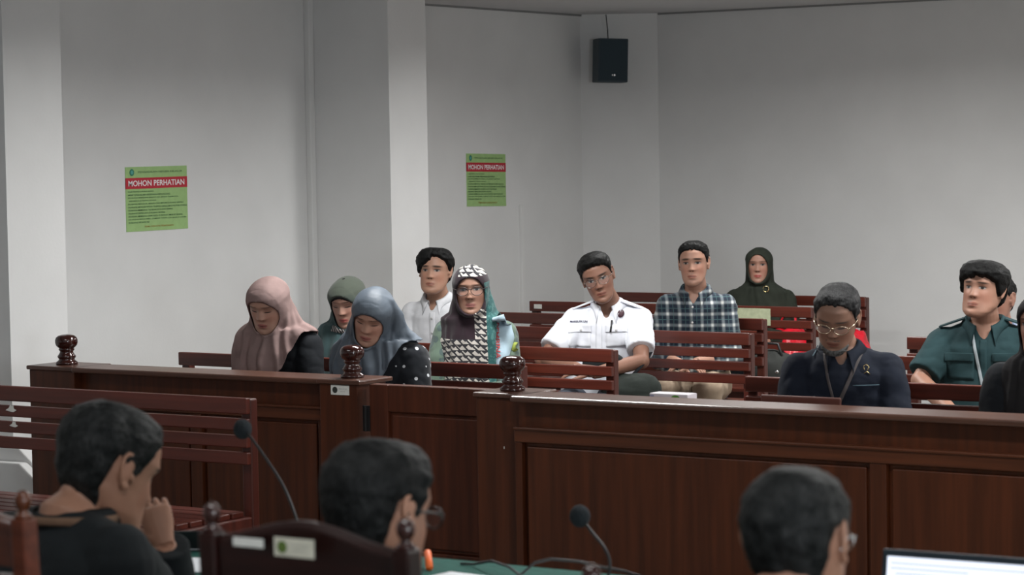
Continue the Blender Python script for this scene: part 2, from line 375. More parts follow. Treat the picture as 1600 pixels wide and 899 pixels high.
def barrier(x0, x1, y, label, panels):
    t = thing('wooden_barrier', label, 'barrier', (x0, y, 0), 0, 'panelled wooden barrier')
    w = x1-x0
    obj('top_rail', MB().box((0, -.03, FZ-.022), (w, .17, FZ)), M_cap, t, bevel=.007)
    obj('frieze', MB().box((0, .03, .745), (w, .12, FZ-.022)), M_div, t)
    obj('ledge_moulding', MB().box((0, -.004, .69), (w, .12, .745)).box((0, -.012, .735), (w, .03, .746)), M_divh, t, bevel=.004)
    obj('base_rail', MB().box((0, -.004, 0), (w, .12, .14)), M_divh, t, bevel=.004)
    xs = [0] + panels + [w]
    for i, x in enumerate(xs):
        a = max(0, x-.03); b_ = min(w, x+.03)
        obj('stile', MB().box((a, .0, .14), (b_, .12, .69)), M_div, t, bevel=.003)
    for a, b_ in zip(xs[:-1], xs[1:]):
        a2, b2 = a+.03, b_-.03
        mb = MB().box((a2, .022, .14), (b2, .10, .69)); mb.box((a2+.016, .010, .156), (b2-.016, .03, .674))
        obj('panel', mb, M_div, t, bevel=.005)
    return t
s1 = barrier(-7.37, -6.045, 7.80, 'panelled dark wooden barrier behind the front bench at the left', [.66])
s2 = barrier(-4.965, -2.2, 7.53, 'long panelled dark wooden barrier right of the gate', [1.44])
mb = MB(); mb.box((1.68, .008, .365), (1.69, .0105, .372)); obj('paint_chip', mb, M_label, s2)
# gate between the posts
t = thing('barrier_gate', 'low panelled wooden gate between two knobbed posts', 'gate', (-5.82, 7.80, 0))
gw = .645
obj('frame', MB().box((0, 0, .08), (.09, .05, .845)).box((gw-.03, 0, .08), (gw, .05, .845)).box((.09, 0, .74), (gw-.03, .05, .845)).box((.09, 0, .08), (gw-.03, .05, .2)), M_gate, t, bevel=.004)
obj('panel', MB().box((.09, .014, .2), (gw-.03, .04, .74)).box((.104, .006, .214), (gw-.044, .02, .728)), M_gate, t, bevel=.006)
obj('hinge', MB().box((-.03, -.004, .66), (.004, .006, .76)).tube([(-.014, -.006, .66), (-.014, -.006, .76)], .007, 8), M_blackm, t, label='black metal hinge')
# folder board and tissue box behind the barrier
zl = .80
ld = MB().box((-4.95, 7.715, zl-.02), (-2.3, 7.99, zl))
tag(obj('bench_ledge', ld, M_divh), 'narrow wooden ledge behind the right-hand barrier', 'ledge')
for x in (-4.7, -3.5, -2.4):
    pass
t = thing('document_board', 'reddish brown upright board behind the barrier before the bearded man', 'board', (-4.012, 7.93, zl))
obj('panel', MB().box((-.158, 0, 0), (.158, .012, .058)), wood('board_wood', (.10, .035, .026), 0, .4), t, bevel=.005)
obj('foot', MB().box((-.1, -.02, 0), (.1, .03, .006)), M_chair, t)
t = thing('tissue_box', 'white paper box with a green logo behind the barrier', 'box', (-4.495, 7.87, zl))
obj('carton', MB().box((-.08, -.035, 0), (.08, .035, .056)), base_mat('carton_white', (.62, .58, .62), .6), t, bevel=.003)
mb = MB(); mb.add([(.03+.022*math.cos(q), -.0358, .034+.018*math.sin(q)) for q in [k*math.pi/12 for k in range(24)]], [tuple(range(24))])
obj('logo', mb, base_mat('logo_green', (.10, .28, .05), .5), t)
obj('side_print', MB().box((-.0808, -.03, .008), (-.0798, .03, .05)).box((-.078, -.0358, .012), (-.06, -.035, .05)), base_mat('carton_blue_print', (.25, .27, .4), .6), t)
# paper on the fifth bench
pp = at_y(1004, 475, 12.49); 
t = B['r5']; o = sticker(t, 1.0, 1.62, .742, .838, -.016, 'taped_paper', add_noise(base_mat('pale_green_paper', (.42, .46, .30), .7), (.42, .46, .30), .12, (40, 40, 40)), lab='pale green printed paper taped over the slats')
mb = MB()
mb.tube([(1.0+.245+.012*math.cos(q), -.018, .772+.008*math.sin(q)) for q in [k*math.pi/8 for k in range(17)]], .0016, 5); mb.box((1.06, -.0185, .765), (1.6, -.0175, .767))
obj('print', mb, base_mat('paper_print', (.15, .13, .1), .7), o)

# red bag and dark bag on the back benches
def lumpy(center, r, seed, amp=.25, n=40, name='bag'):
    mb = MB().ball(center, r, n)
    me = mb.mesh(name); c = Vector(center)
    for v in me.vertices:
        d = (v.co-c); k = noise.fractal(Vector((d.x*9+seed, d.y*9, d.z*9)), 1, 2, 3)
        v.co = c + d*(1+amp*k)
        if v.co.z < c.z-r[2]*.75: v.co.z = c.z-r[2]*.75
    fixn(me); return me
for px, py, Y, r, lab in ((1236, 534, 13.2, (.14, .13, .14), 'crumpled red plastic bag on the rear bench, seen through the slats'), (1325, 520, 13.25, (.13, .12, .15), 'red plastic bag on the rear bench, partly hidden by the bearded man')):
    p = at_y(px, py, Y)
    p.z = SEAT + r[2]*.74
    t = thing('plastic_bag', lab, 'bag', (p.x, p.y, SEAT))
    obj('body', lumpy((0, 0, r[2]*.75), r, px*.01), M_redbag, t, smooth=True)
    h = MB().tube([(-.05, 0, r[2]*1.5), (-.06, 0, r[2]*2.1), (-.02, .01, r[2]*2.5), (.03, 0, r[2]*2.2), (.04, 0, r[2]*1.5)], [.018, .012, .01, .012, .018], 8, flat=.3)
    obj('handle', h, M_redbag, t, smooth=True)
p = at_y(1207, 565, 12.2)
t = thing('dark_handbag', 'dark grey soft bag on a rear bench beside the red plastic bag', 'bag', (p.x, p.y, SEAT))
obj('body', lumpy((0, 0, .085), (.15, .09, .12), 3.3, .2), cloth('dark_bag_cloth', (.03, .032, .03)), t, smooth=True)
obj('strap', MB().tube([(-.08, -.02, .14), (-.05, -.03, .24), (.05, -.03, .24), (.08, -.02, .14)], .008, 8), M_black, t, smooth=True)
obj('clasp', MB().ball((.07, -.085, .09), (.012, .006, .009)), M_silver, t, smooth=True)

# ------------------------------------------------------------------ people: builders
def interp(x, xs, ys): return float(np.interp(x, xs, ys))
HZ = [-.121, -.119, -.112, -.095, -.07, -.04, 0, .03, .06, .085, .102, .112, .116]
HW = [.004, .018, .034, .051, .062, .069, .074, .077, .070, .053, .034, .018, .004]
HF = [-.068, -.080, -.090, -.093, -.090, -.087, -.086, -.091, -.086, -.068, -.046, -.022, .002]
HB = [-.056, -.045, -.030, -.005, .040, .072, .092, .100, .094, .076, .054, .032, .010]
def face_disp(x, z, W_=1):
    g = lambda cx, cz, sx, sz: math.exp(-((x-cx)/sx)**2 - ((z-cz)/sz)**2)
    d = 0
    if z > -.038 and z < .03: 
        k = (.022-z)/.054; k = max(0, min(1, k)); d += (.002+.016*k**1.2)*math.exp(-(x/(.0085+.006*k))**2)*(1 if z > -.034 else max(0, 1-(-.034-z)/.006))
    d += .007*(g(.012, -.033, .006, .007)+g(-.012, -.033, .006, .007))
    for s in (-1, 1):
        d -= .0095*g(s*.030, .003, .018, .013); d += .006*g(s*.031, .001, .011, .008)
        d += .004*g(s*.030, .023, .02, .008); d += .004*g(s*.042, -.028, .02, .02)
        d -= .004*g(s*.052, -.06, .016, .025)
    d += .006*g(0, -.061, .020, .005) + .007*g(0, -.073, .017, .006) - .003*g(0, -.067, .022, .0025)
    d -= .004*g(0, -.085, .02, .006) + .0; d += .005*g(0, -.103, .018, .012)
    return d
def head_rings(off=lambda p, a, z: 0.0, n=72, m=84, jaw=1.0, face=True, wide=1.0, crown=1.0):
    rings = []
    zs = np.sin(np.linspace(-math.pi/2, math.pi/2, m)*.985)
    for t in zs:
        z = -.0025 + t*.1185
        w, f, b = interp(z, HZ, HW)*wide, interp(z, HZ, HF), interp(z, HZ, HB)
        if z < -.03: w *= 1+(jaw-1)*min(1, (-.03-z)/.04)
        cy, ry = (f+b)/2, (b-f)/2
        r = []
        for k in range(n):
            a = 2*math.pi*k/n
            s, c = math.sin(a), -math.cos(a)          # a = 0 is the front
            e = .92
            x = w*math.copysign(abs(s)**e, s); y = cy + ry*math.copysign(abs(c)**e, c)
            if face and c < -.1: y -= face_disp(x, z)*min(1, (-c-.1)/.4)
            d = Vector((s/max(w, .02), c/max(ry, .02), t*.9/.11)).normalized()
            p = Vector((x, y, z)); p = p + d*off(p, a, z)
            if p.z > .02: p.z = .02 + (p.z-.02)*crown
            r.append(p)
        rings.append(r)
    return rings
def remesh(mb, voxel, smooth=2, fac=.5):
    me = mb.mesh('tmp'); fixn(me)
    o = bpy.data.objects.new('tmp', me); COL.objects.link(o)
    m = o.modifiers.new('r', 'REMESH'); m.mode = 'VOXEL'; m.voxel_size = voxel; m.use_smooth_shade = True
    if smooth:
        s = o.modifiers.new('s', 'SMOOTH'); s.factor = fac; s.iterations = smooth
    dg = bpy.context.evaluated_depsgraph_get(); dg.update()
    r = bpy.data.meshes.new_from_object(o.evaluated_get(dg))
    bpy.data.objects.remove(o); bpy.data.meshes.remove(me)
    return r
def coords(me):
    a = np.empty(len(me.vertices)*3); me.vertices.foreach_get('co', a); return a.reshape(-1, 3)
def setco(me, a): me.vertices.foreach_set('co', a.ravel()); me.update()
def normals(me):
    a = np.empty(len(me.vertices)*3); me.vertex_normals.foreach_get('vector', a); return a.reshape(-1, 3)
def attr_vec(me, name, arr):
    at = me.attributes.new(name, 'FLOAT_VECTOR', 'POINT'); at.data.foreach_set('vector', np.ascontiguousarray(arr, dtype=np.float32).ravel())
def wrinkle(me, amp, sc=(7, 7, 12), seed=0, freq2=True):
    c = coords(me); n = normals(me)
    d = np.array([noise.noise(Vector((p[0]*sc[0]+seed, p[1]*sc[1], p[2]*sc[2])))*.7 + abs(noise.noise(Vector((p[0]*sc[0]*2.1+seed, p[1]*sc[1]*2.1, p[2]*sc[2]*1.6+4))))*.6 for p in c])
    setco(me, c + n*(d*amp)[:, None])
def delete_where(me, mask):
    bm = bmesh.new(); bm.from_mesh(me); bm.verts.ensure_lookup_table()
    bmesh.ops.delete(bm, geom=[bm.verts[i] for i in np.nonzero(mask)[0]], context='VERTS'); bm.to_mesh(me); bm.free(); me.update()
def smooth_boundary(me, it=4):
    bm = bmesh.new(); bm.from_mesh(me)
    bv = [v for v in bm.verts if v.is_boundary]
    for _ in range(it):
        new = {}
        for v in bv:
            nb = [e.other_vert(v) for e in v.link_edges if e.is_boundary]
            if len(nb) == 2: new[v] = v.co*.4 + (nb[0].co+nb[1].co)*.3
        for v, c in new.items(): v.co = c
    bm.to_mesh(me); bm.free(); me.update()
# materials with a face drawn by feature: eyes, brows, lips are colours of the skin itself; socket and nostril shade is painted in
def skin_mat(name, col, lip=None, brow=(.015, .012, .010), eyes='open', stubble=0, stub_col=(.05, .045, .04), brow_w=.0038, brow_tilt=-.05, brow_k=.85, makeup=0):
    m = base_mat(name, col, .5, .4)
    n, l = nt(m); b = n['Principled BSDF']; b.inputs['Subsurface Weight'].default_value = .0
    at = n.new('ShaderNodeAttribute'); at.attribute_name = 'hc'; sp_ = n.new('ShaderNodeSeparateXYZ'); l.new(at.outputs['Vector'], sp_.inputs[0])
    def mth(op, a, b_=None, c=None):
        q = n.new('ShaderNodeMath'); q.operation = op
        for i, v in enumerate((a, b_, c)):
            if v is None: continue
            if isinstance(v, (int, float)): q.inputs[i].default_value = v
            else: l.new(v, q.inputs[i])
        return q.outputs[0]
    X, Y, Z = sp_.outputs[0], sp_.outputs[1], sp_.outputs[2]
    AX = mth('ABSOLUTE', X)
    front = mth('LESS_THAN', Y, -.045)
    def ell(x, cx, cz, rx, rz, soft=.35, z=Z):
        u = mth('DIVIDE', mth('SUBTRACT', x, cx), rx); v = mth('DIVIDE', mth('SUBTRACT', z, cz), rz)
        d = mth('SQRT', mth('ADD', mth('MULTIPLY', u, u), mth('MULTIPLY', v, v)))
        k = mth('MULTIPLY', mth('SUBTRACT', 1+soft/2, d), 1/soft)
        q = n.new('ShaderNodeClamp'); l.new(k, q.inputs[0])
        return mth('MULTIPLY', q.outputs[0], front)
    tc = n.new('ShaderNodeTexCoord'); no = n.new('ShaderNodeTexNoise'); no.inputs['Scale'].default_value = 35; l.new(tc.outputs['Object'], no.inputs['Vector'])
    rp = n.new('ShaderNodeValToRGB'); rp.color_ramp.elements[0].color = (*[c*.9 for c in col], 1); rp.color_ramp.elements[1].color = (*[c*1.08 for c in col], 1); l.new(no.outputs['Fac'], rp.inputs[0])
    cur = rp.outputs[0]
    def mix(mask, c, strength=1):
        nonlocal cur
        x = n.new('ShaderNodeMix'); x.data_type = 'RGBA'
        l.new(mth('MULTIPLY', mask, strength), x.inputs['Factor']); l.new(cur, x.inputs['A']); x.inputs['B'].default_value = (*c, 1); cur = x.outputs['Result']
    lip = lip or (col[0]*.75, col[1]*.5, col[2]*.5)
    mix(ell(AX, .040, -.035, .028, .025, 1.2), (col[0]*1.08, col[1]*.85, col[2]*.82), .5)       # ruddier cheeks
    if stubble:
        mix(mth('MAXIMUM', ell(X, 0, -.052, .026, .006, .8), ell(X, 0, -.1, .04, .03, .8)), stub_col, stubble)
    mix(ell(X, 0, -.0665, .0235, .0095, .3), lip, .9)
    mix(ell(X, 0, -.0668, .022, .0016, .6), (lip[0]*.25, lip[1]*.2, lip[2]*.2), .9)
    mix(ell(AX, .0075, -.0395, .0038, .0028, .5), (col[0]*.25, col[1]*.2, col[2]*.2), .9)  # nostril shadows painted into the skin colour
    zb = mth('ADD', Z, mth('MULTIPLY', mth('SUBTRACT', AX, .03), -brow_tilt))
    mix(ell(AX, .0315, .0235, .0205, brow_w, .7, z=zb), brow, brow_k)
    if eyes == 'open':
        mix(ell(AX, .031, .0045, .0175, .0085, .5), (col[0]*.55, col[1]*.5, col[2]*.5), .55)  # shade of the eye sockets painted into the skin colour
        mix(ell(AX, .031, .002, .0138, .0046, .3), (.24, .22, .21))
        mix(ell(AX, .031, .0025, .0064, .0056, .25), (.012, .008, .006))
        mix(ell(AX, .031, .0072, .0155, .0020, .5), (.01, .008, .008))
    else:
        mix(ell(AX, .031, .002, .0175, .0085, .7), (col[0]*.6, col[1]*.52, col[2]*.5), .6)  # socket shade over the lowered lids, painted into the skin colour
        mix(ell(AX, .031, -.0042, .0150, .0022, .5), (.012, .01, .01))
    l.new(cur, b.inputs['Base Color'])
    return m
def hair_mat(name, col=(.004, .004, .004), grey=0, rough=.5):
    m = base_mat(name, col, rough, .5)
    n, l = nt(m); b = n['Principled BSDF']
    at = n.new('ShaderNodeAttribute'); at.attribute_name = 'hc'
    mp = n.new('ShaderNodeMapping'); mp.inputs['Scale'].default_value = (600, 90, 90); l.new(at.outputs['Vector'], mp.inputs['Vector'])
    no = n.new('ShaderNodeTexNoise'); no.inputs['Scale'].default_value = 1; no.inputs['Detail'].default_value = 4; l.new(mp.outputs[0], no.inputs['Vector'])
    bp = n.new('ShaderNodeBump'); bp.inputs['Strength'].default_value = .7; bp.inputs['Distance'].default_value = .004; l.new(no.outputs['Fac'], bp.inputs['Height']); l.new(bp.outputs[0], b.inputs['Normal'])
    b.inputs['Specular IOR Level'].default_value = .16
    no2 = n.new('ShaderNodeTexNoise'); no2.inputs['Scale'].default_value = 30; no2.inputs['Detail'].default_value = 6; l.new(at.outputs['Vector'], no2.inputs['Vector'])
    mx = n.new('ShaderNodeMath'); mx.operation = 'MULTIPLY'; l.new(no.outputs['Fac'], mx.inputs[0]); l.new(no2.outputs['Fac'], mx.inputs[1])
    rp = n.new('ShaderNodeValToRGB'); rp.color_ramp.elements[0].position = .18; rp.color_ramp.elements[1].position = .42
    rp.color_ramp.elements[0].color = (*col, 1); rp.color_ramp.elements[1].color = (col[0]+grey, col[1]+grey*1.0, col[2]+grey*1.0, 1)
    l.new(mx.outputs[0], rp.inputs[0]); l.new(rp.outputs[0], b.inputs['Base Color'])
    return m
HL_A = [0, 25, 45, 62, 74, 84, 100, 118, 140, 180]
HL_Z = [.066, .064, .056, .038, .008, -.010, .020, -.045, -.070, -.078]
class Person:
    def __init__(s, name, label, px, py, Y, byaw=0, hyaw=0, hpitch=0, hroll=0, skin=None, hip=(0, .12), size=1.0, legs=True, wide=1.0, jaw=1.0,
                 sh=.145, arms=None, voxel=.0042, belly=0, ears=True, hipz=.53, sh_roll=0, abs_yaw=None, sh_drop=0, neck=.050, sh_fwd=0, lean=0, crown=None, hunch=0):
        s.crown = crown if crown else (1.0 if ears else .86)
        H = at_y(px, py, Y); s.Hw = H
        s.root = thing('person', label, 'person', (H.x, H.y, 0), math.radians(byaw)); s.name = name
        s.R = Matrix.Rotation(-math.radians(byaw), 3, 'Z')
        face_cam = math.degrees(math.atan2(-H.x, H.y))
        yaw = (abs_yaw if abs_yaw is not None else face_cam + hyaw) - byaw
        s.M = (Matrix.Rotation(math.radians(yaw), 3, 'Z') @ Matrix.Rotation(math.radians(hpitch), 3, 'X') @ Matrix.Rotation(math.radians(hroll), 3, 'Y'))*size
        s.H = Vector((0, 0, H.z)); s.size = size
        s.M4 = Matrix.Translation(s.H) @ s.M.to_4x4()
        s.Nt = s.H + s.M @ Vector((0, .028, -.085))                                  # base of the skull
        s.P = Vector((hip[0], hip[1], hipz))
        d = (s.P - s.Nt); 
        s.N = s.Nt + Vector((d.x*.12+lean, d.y*.25+.006, -neck))
        s.N += Vector((0, hunch, hunch*.7))
        s.Sc = s.N + Vector(((s.P.x-s.N.x)*.1, (s.P.y-s.N.y)*.1+.004, -.048-sh_drop))
        s.rot = math.radians(sh_roll)
        s.sw = sh
        s.S = [s.Sc + Vector((k*sh*math.cos(s.rot), sh_fwd*-1, -.042-k*sh*math.sin(s.rot))) for k in (-1, 1)]
        s.wide, s.jaw, s.skin, s.belly, s.legs, s.ears, s.voxel = wide, jaw, skin, belly, legs, ears, voxel
        s.arms = arms or [None, None]
        s.joints = []; s.wl = lambda p: s.R @ (Vector(p) - Vector((H.x, H.y, 0)))
        for i, k in enumerate((-1, 1)):
            a = s.arms[i] or {}
            if 'Ew' in a: a['E'] = s.R @ (Vector(a['Ew']) - Vector((H.x, H.y, 0)))
            if 'Ww' in a: a['W'] = s.R @ (Vector(a['Ww']) - Vector((H.x, H.y, 0)))
            E = Vector(a['E']) if 'E' in a else s.S[i] + Vector((k*.045, -.06, -.26))
            Wp = Vector(a['W']) if 'W' in a else Vector((s.P.x + k*.06, s.P.y-.27, SEAT+.20))
            s.joints.append((s.S[i], E, Wp, a))
    def hl(s, p): return s.M4 @ Vector(p)
    def torso(s, mb, off=0.0, top=True, low=True):
        P, Sc, N = s.P, s.Sc, s.N
        def ring(c, rx, ry, n=28, tilt=0):
            return [c + Vector((rx*math.cos(q), ry*math.sin(q), -rx*math.cos(q)*math.sin(tilt))) for q in [2*math.pi*k/n for k in range(n)]]
        q = s.sw/.155; b = s.belly; o = off
        R = []
        if low: R.append(ring(P + Vector((0, 0, -.095)), .150*q+o, .115+o))
        for t, rx, ry, fy in ((0, .168, .118, 0), (.22, .155, .110, -.01), (.45, .150, .108, 0), (.68, .165, .112, 0), (.88, .160, .102, 0)):
            c = P.lerp(Sc, t); bb = b*math.exp(-((t-.25)/.3)**2)
            R.append(ring(c + Vector((0, -bb*.5+fy, 0)), (rx*q+bb*.5)+o, ry+bb*.6+o, tilt=s.rot*t))
        R.append(ring(Sc + Vector((0, 0, .005)), (.112*q+o), .080+o, tilt=s.rot))
        R.append(ring(Sc.lerp(N, .55), (.080*q+o), .068+o, tilt=s.rot*.8))
        R.append(ring(N, .060+o, .060+o, tilt=s.rot*.4))
        mb.loft(R)
        for k in (0, 1): mb.ball(s.S[k] + Vector((0, 0, -.012)), (.058+o, .056+o, .056+o))
        for k in (0, 1): mb.tube([Sc + Vector((0, 0, -.012)), s.S[k] + Vector((0, 0, -.008))], [.060+o, .050+o], 16)
        return mb
    def arm(s, mb, i, off=0, upto=2.0, flare=0):
        S, E, Wp, a = s.joints[i]
        r = [.050, .045, .040, .036, .027]
        up = S.lerp(E, .5); fo = E.lerp(Wp, .45)
        pts = [S, up, E, fo, Wp]; tt = [0, .5, 1, 1.45, 2]
        q = []; rr = []
        for k in range(5):
            if tt[k] <= upto + 1e-6: q.append(pts[k]); rr.append(r[k]+off+flare*tt[k])
            else:
                f_ = (upto-tt[k-1])/(tt[k]-tt[k-1])
                if f_ > .02: q.append(pts[k-1].lerp(pts[k], f_)); rr.append(r[k-1]*(1-f_)+r[k]*f_+off+flare*upto)
                break
        mb.tube(q, rr, 18)
        for p, x in list(zip(q, rr))[:-1]: mb.ball(p, (x, x, x))
        if upto >= 1.99 and off > .0: pass
        return mb
    def hand(s, mb, Wp, d, nrm, side, curl=.5, scale=1.0, thumb=.4, spread=1.0):
        d = Vector(d).normalized(); nrm = Vector(nrm); nrm = (nrm - d*nrm.dot(d)).normalized(); x = d.cross(nrm)*side
        # palm
        R = []
        for t, w, h in ((0, .026, .019), (.02, .030, .018), (.05, .038, .016), (.085, .041, .013), (.095, .036, .010)):
            c = Wp + d*t*scale
            R.append([c + x*math.cos(q)*w*scale + nrm*math.sin(q)*h*scale for q in [2*math.pi*k/14 for k in range(14)]])
        mb.loft(R)
        for k, (ox, ln, r) in enumerate(((-.030, .062, .0075), (-.0105, .075, .0082), (.0095, .080, .0084), (.029, .073, .0082))):
            p = Wp + d*.086*scale + x*ox*scale*spread
            dd = (d + x*ox*2*(spread-.6)).normalized(); pts = [Wp + d*.05*scale + x*ox*.9*scale, p]; rad = [r*scale*1.05, r*scale*1.1]
            for j, seg in enumerate((.42, .32, .26)):
                dd = (dd*math.cos(curl*(.7 if j == 0 else 1)) + (-nrm)*math.sin(curl*(.7 if j == 0 else 1)))
                dd = dd.normalized(); n2 = nrm; 
                p = p + dd*ln*seg*scale; pts.append(p); rad.append(r*scale*(1-.1*(j+1)))
                nrm_new = (nrm - dd*nrm.dot(dd))
            mb.tube(pts, rad, 10)
            mb.ball(pts[-1], (rad[-1],)*3, 8)
            for pp, r_ in zip(pts[1:-1], rad[1:-1]): mb.ball(pp, (r_*1.04,)*3, 8)
        t0 = Wp + d*.022*scale + x*.024*scale
        t1 = t0 + (d*.6 + x*.8*(1-thumb*.4) - nrm*thumb*.6).normalized()*.040*scale
        t2 = t1 + (d*.9 + x*.25 - nrm*thumb*.8).normalized()*.030*scale
        t3 = t2 + (d*1 - x*.1*thumb - nrm*thumb).normalized()*.024*scale
        mb.tube([Wp + d*.01*scale + x*.01*scale, t0, t1, t2, t3], [.014*scale, .0135*scale, .0115*scale, .0095*scale, .008*scale], 10); mb.ball(t3, (.008*scale,)*3, 8); mb.ball(t1, (.0115*scale,)*3, 8)
        return mb
    def body(s):
        mb = MB()
        mb.loft([[s.hl(p) for p in r] for r in head_rings(jaw=s.jaw, wide=s.wide, crown=s.crown)])
        if s.ears:
            for k in (-1, 1):
                ex = lambda y, z, o=0: s.hl((k*(.0765*s.wide + .30*(y+.012)+o), y, z))
                mb.tube([ex(-.012, .008), ex(-.010, .022), ex(-.001, .031), ex(.010, .032), ex(.019, .024), ex(.020, .008), ex(.014, -.010), ex(.006, -.024), ex(-.003, -.030)], [.004, .004, .0042, .0044, .0046, .0044, .0042, .0046, .005], 8)
                Re = s.M @ Matrix.Rotation(k*.30, 3, 'Z')
                mb.ball(ex(.005, .003, -.003), (.0042, .014, .027), 14, M=Re)
                mb.ball(ex(-.001, -.026), (.005, .008, .009), 10, M=Re)
                mb.ball(ex(-.012, -.008, .001), (.005, .005, .009), 10, M=Re)
        mb.tube([s.hl((0, .02, -.04)), s.Nt, s.N, s.N + Vector((0, .004, -.06))], [.050, .054, .058, .066], 22)
        s.torso(mb, 0)
        for i in (0, 1):
            s.arm(mb, i)
            S, E, Wp, a = s.joints[i]
            d = Vector(a.get('hd', (-(1 if i else -1)*.5, -1, -.25))); nrm = Vector(a.get('hn', (0, 0, 1)))
            s.hand(mb, Wp, d, nrm, a.get('side', -1 if i else 1), a.get('curl', .35), a.get('hs', 1.0), a.get('thumb', .4), a.get('spread', 1.0))
        s.legpts = []
        for k in (-1, 1):
            h = s.P + Vector((k*.085, -.02, -.02)); kn = s.P + Vector((k*.12, -.44, -.005)); an = Vector((kn.x, kn.y+.12, .09)); to = an + Vector((k*.02, -.15, -.045))
            s.legpts.append((h, kn, an, to))
            mb.capsule([h, h.lerp(kn, .5), kn], [.080, .072, .056]); mb.tube([kn, kn.lerp(an, .35), an], [.055, .054, .036], 16)
            mb.tube([an + Vector((0, .04, -.045)), an + Vector((0, -.02, -.04)), to], [.032, .036, .028], 12)
        me = remesh(mb, s.voxel, 2, .45)
        c = coords(me); Mi = np.array(s.M4.inverted())
        hc = c @ Mi[:3, :3].T + Mi[:3, 3]
        attr_vec(me, 'hc', hc)
        s.bodyo = obj('body', me, s.skin, s.root, smooth=True)
        return s
    def shirt(s, mat, sleeve=2.0, off=.012, voxel=.007, wr=.010, seed=1, name='shirt', slack=.010, down=.0, mats=None, hole=.085, vneck=0):
        mb = MB(); s.torso(mb, off)
        for i in (0, 1): s.arm(mb, i, off+.004, sleeve[i] if isinstance(sleeve, tuple) else sleeve, flare=slack*.5)
        me = remesh(mb, voxel, 3, .5)
        wrinkle(me, wr, seed=seed)
        # neck opening
        c = coords(me); N = np.array(s.N)
        d = np.hypot(c[:, 0]-N[0], (c[:, 1]-N[1]))
        kill = (c[:, 2] > s.N.z-.014) & (d < hole)
        s.keep_bvh = BVHTree.FromPolygons([v.co.copy() for v in me.vertices], [tuple(q.vertices) for q in me.polygons])
        if vneck:
            zv = s.N.z-.035-vneck
            kill |= (c[:, 2] > zv) & (np.abs(c[:, 0]-N[0]) < (c[:, 2]-zv)*.55) & (c[:, 1] < N[1]-.02) & (d < .16)
        delete_where(me, kill); s.vneck = vneck
        smooth_boundary(me)
        s.shirto = obj(name, me, mat, s.root, smooth=True)
        s.bvh = BVHTree.FromPolygons([v.co.copy() for v in me.vertices], [tuple(p.vertices) for p in me.polygons])
        return s
    def trousers(s, mat, off=.014):
        mb = MB()
        P = s.P
        mb.loft([[P + Vector((rx*math.cos(q), ry*math.sin(q), z)) for q in [2*math.pi*k/28 for k in range(28)]] for z, rx, ry in ((-.10, .14, .11), (-.06, .175, .135), (0, .178, .13), (.08, .165, .122))])
        for (h, kn, an, to) in s.legpts:
            mb.capsule([h, h.lerp(kn, .5), kn], [.080+off, .074+off, .060+off]); mb.tube([kn, kn.lerp(an, .5), an + Vector((0, 0, .02))], [.058+off, .056+off, .052+off], 18)
        me = remesh(mb, .009, 3); wrinkle(me, .012, seed=5)
        obj('trousers', me, mat, s.root, smooth=True)
        for (h, kn, an, to) in s.legpts:
            m2 = MB().loft([[Vector((an.x+w*math.cos(q), yc+l*math.sin(q), z)) for q in [2*math.pi*k/18 for k in range(18)]] for z, w, l, yc in ((.0, .044, .13, an.y-.06), (.02, .046, .135, an.y-.06), (.05, .042, .12, an.y-.055), (.08, .038, .07, an.y-.01), (.11, .040, .05, an.y+.005))])
            obj('shoe', m2, M_black, s.root, smooth=True)
        return s
    def collar(s, mat, h=.038, r=.066, gap=.35, point=.055, spread=.5, stand=.0, name='collar', y0=-.004):
        # folded shirt collar: a band round the neck, falling outward, with two points in front
        mb = MB(); N = s.N + Vector((0, y0, .0)); n = 44
        top, edge, low = [], [], []
        lean = (s.Nt - s.N).normalized(); v = getattr(s, 'vneck', 0)
        for k in range(n+1):
            a = gap + (2*math.pi-2*gap)*k/n               # 0 = front
            fr = max(0, math.cos(a))
            u = Vector((math.sin(a), -math.cos(a), 0)); sg = math.copysign(1, math.sin(a))
            e = (1-abs(2*k/n-1)); pt = max(0, 1-e/.26); pt = pt*pt*(3-2*pt)
            tp = N + u*r + lean*(h*.85)*(1-.55*fr) + Vector((0, -.006*pt, -.030*fr*(1 if v else .5)))
            inn = N + u*(r-.003) + Vector((0, 0, -.030-fr*.03))
            lo = N + u*(r+.024) + Vector((0, 0, -.008 - fr*.030))
            if pt > 0:
                x_, z_ = N.x + sg*(abs(u.x)*(r+.02)*(1-pt) + (.030+spread*.035)*pt), lo.z - point*pt
                hit = s.keep_bvh.ray_cast(Vector((x_, -1.2, z_)), Vector((0, 1, 0)))[0] if hasattr(s, 'keep_bvh') else None
                q = Vector((x_, (hit.y-.006) if hit else lo.y, z_)); lo = lo.lerp(q, min(1, pt*1.6))
            top.append(tp); edge.append(lo); low.append(inn)
        mid = [t.lerp(l_, .18) + (Vector((l_.x-t.x, l_.y-t.y, 0)).normalized()*.003) for t, l_ in zip(top, edge)]
        mb.loft([low, top, mid, edge], cap=False, closed=False)
        me = mb.mesh(name)
        o = obj(name, me, mat, s.root, smooth=True)
        so = o.modifiers.new('thickness', 'SOLIDIFY'); so.thickness = .0028
        return o
    def surf(s, x, z, d=.002, bvh=None, back=False):
        b = bvh or s.bvh
        hit = b.ray_cast(Vector((x, -1.2 if not back else 1.2, z)), Vector((0, 1 if not back else -1, 0)))
        if hit[0] is None: return Vector((x, s.Sc.y-.12, z))
        return hit[0] + Vector((0, -d if not back else d, 0))
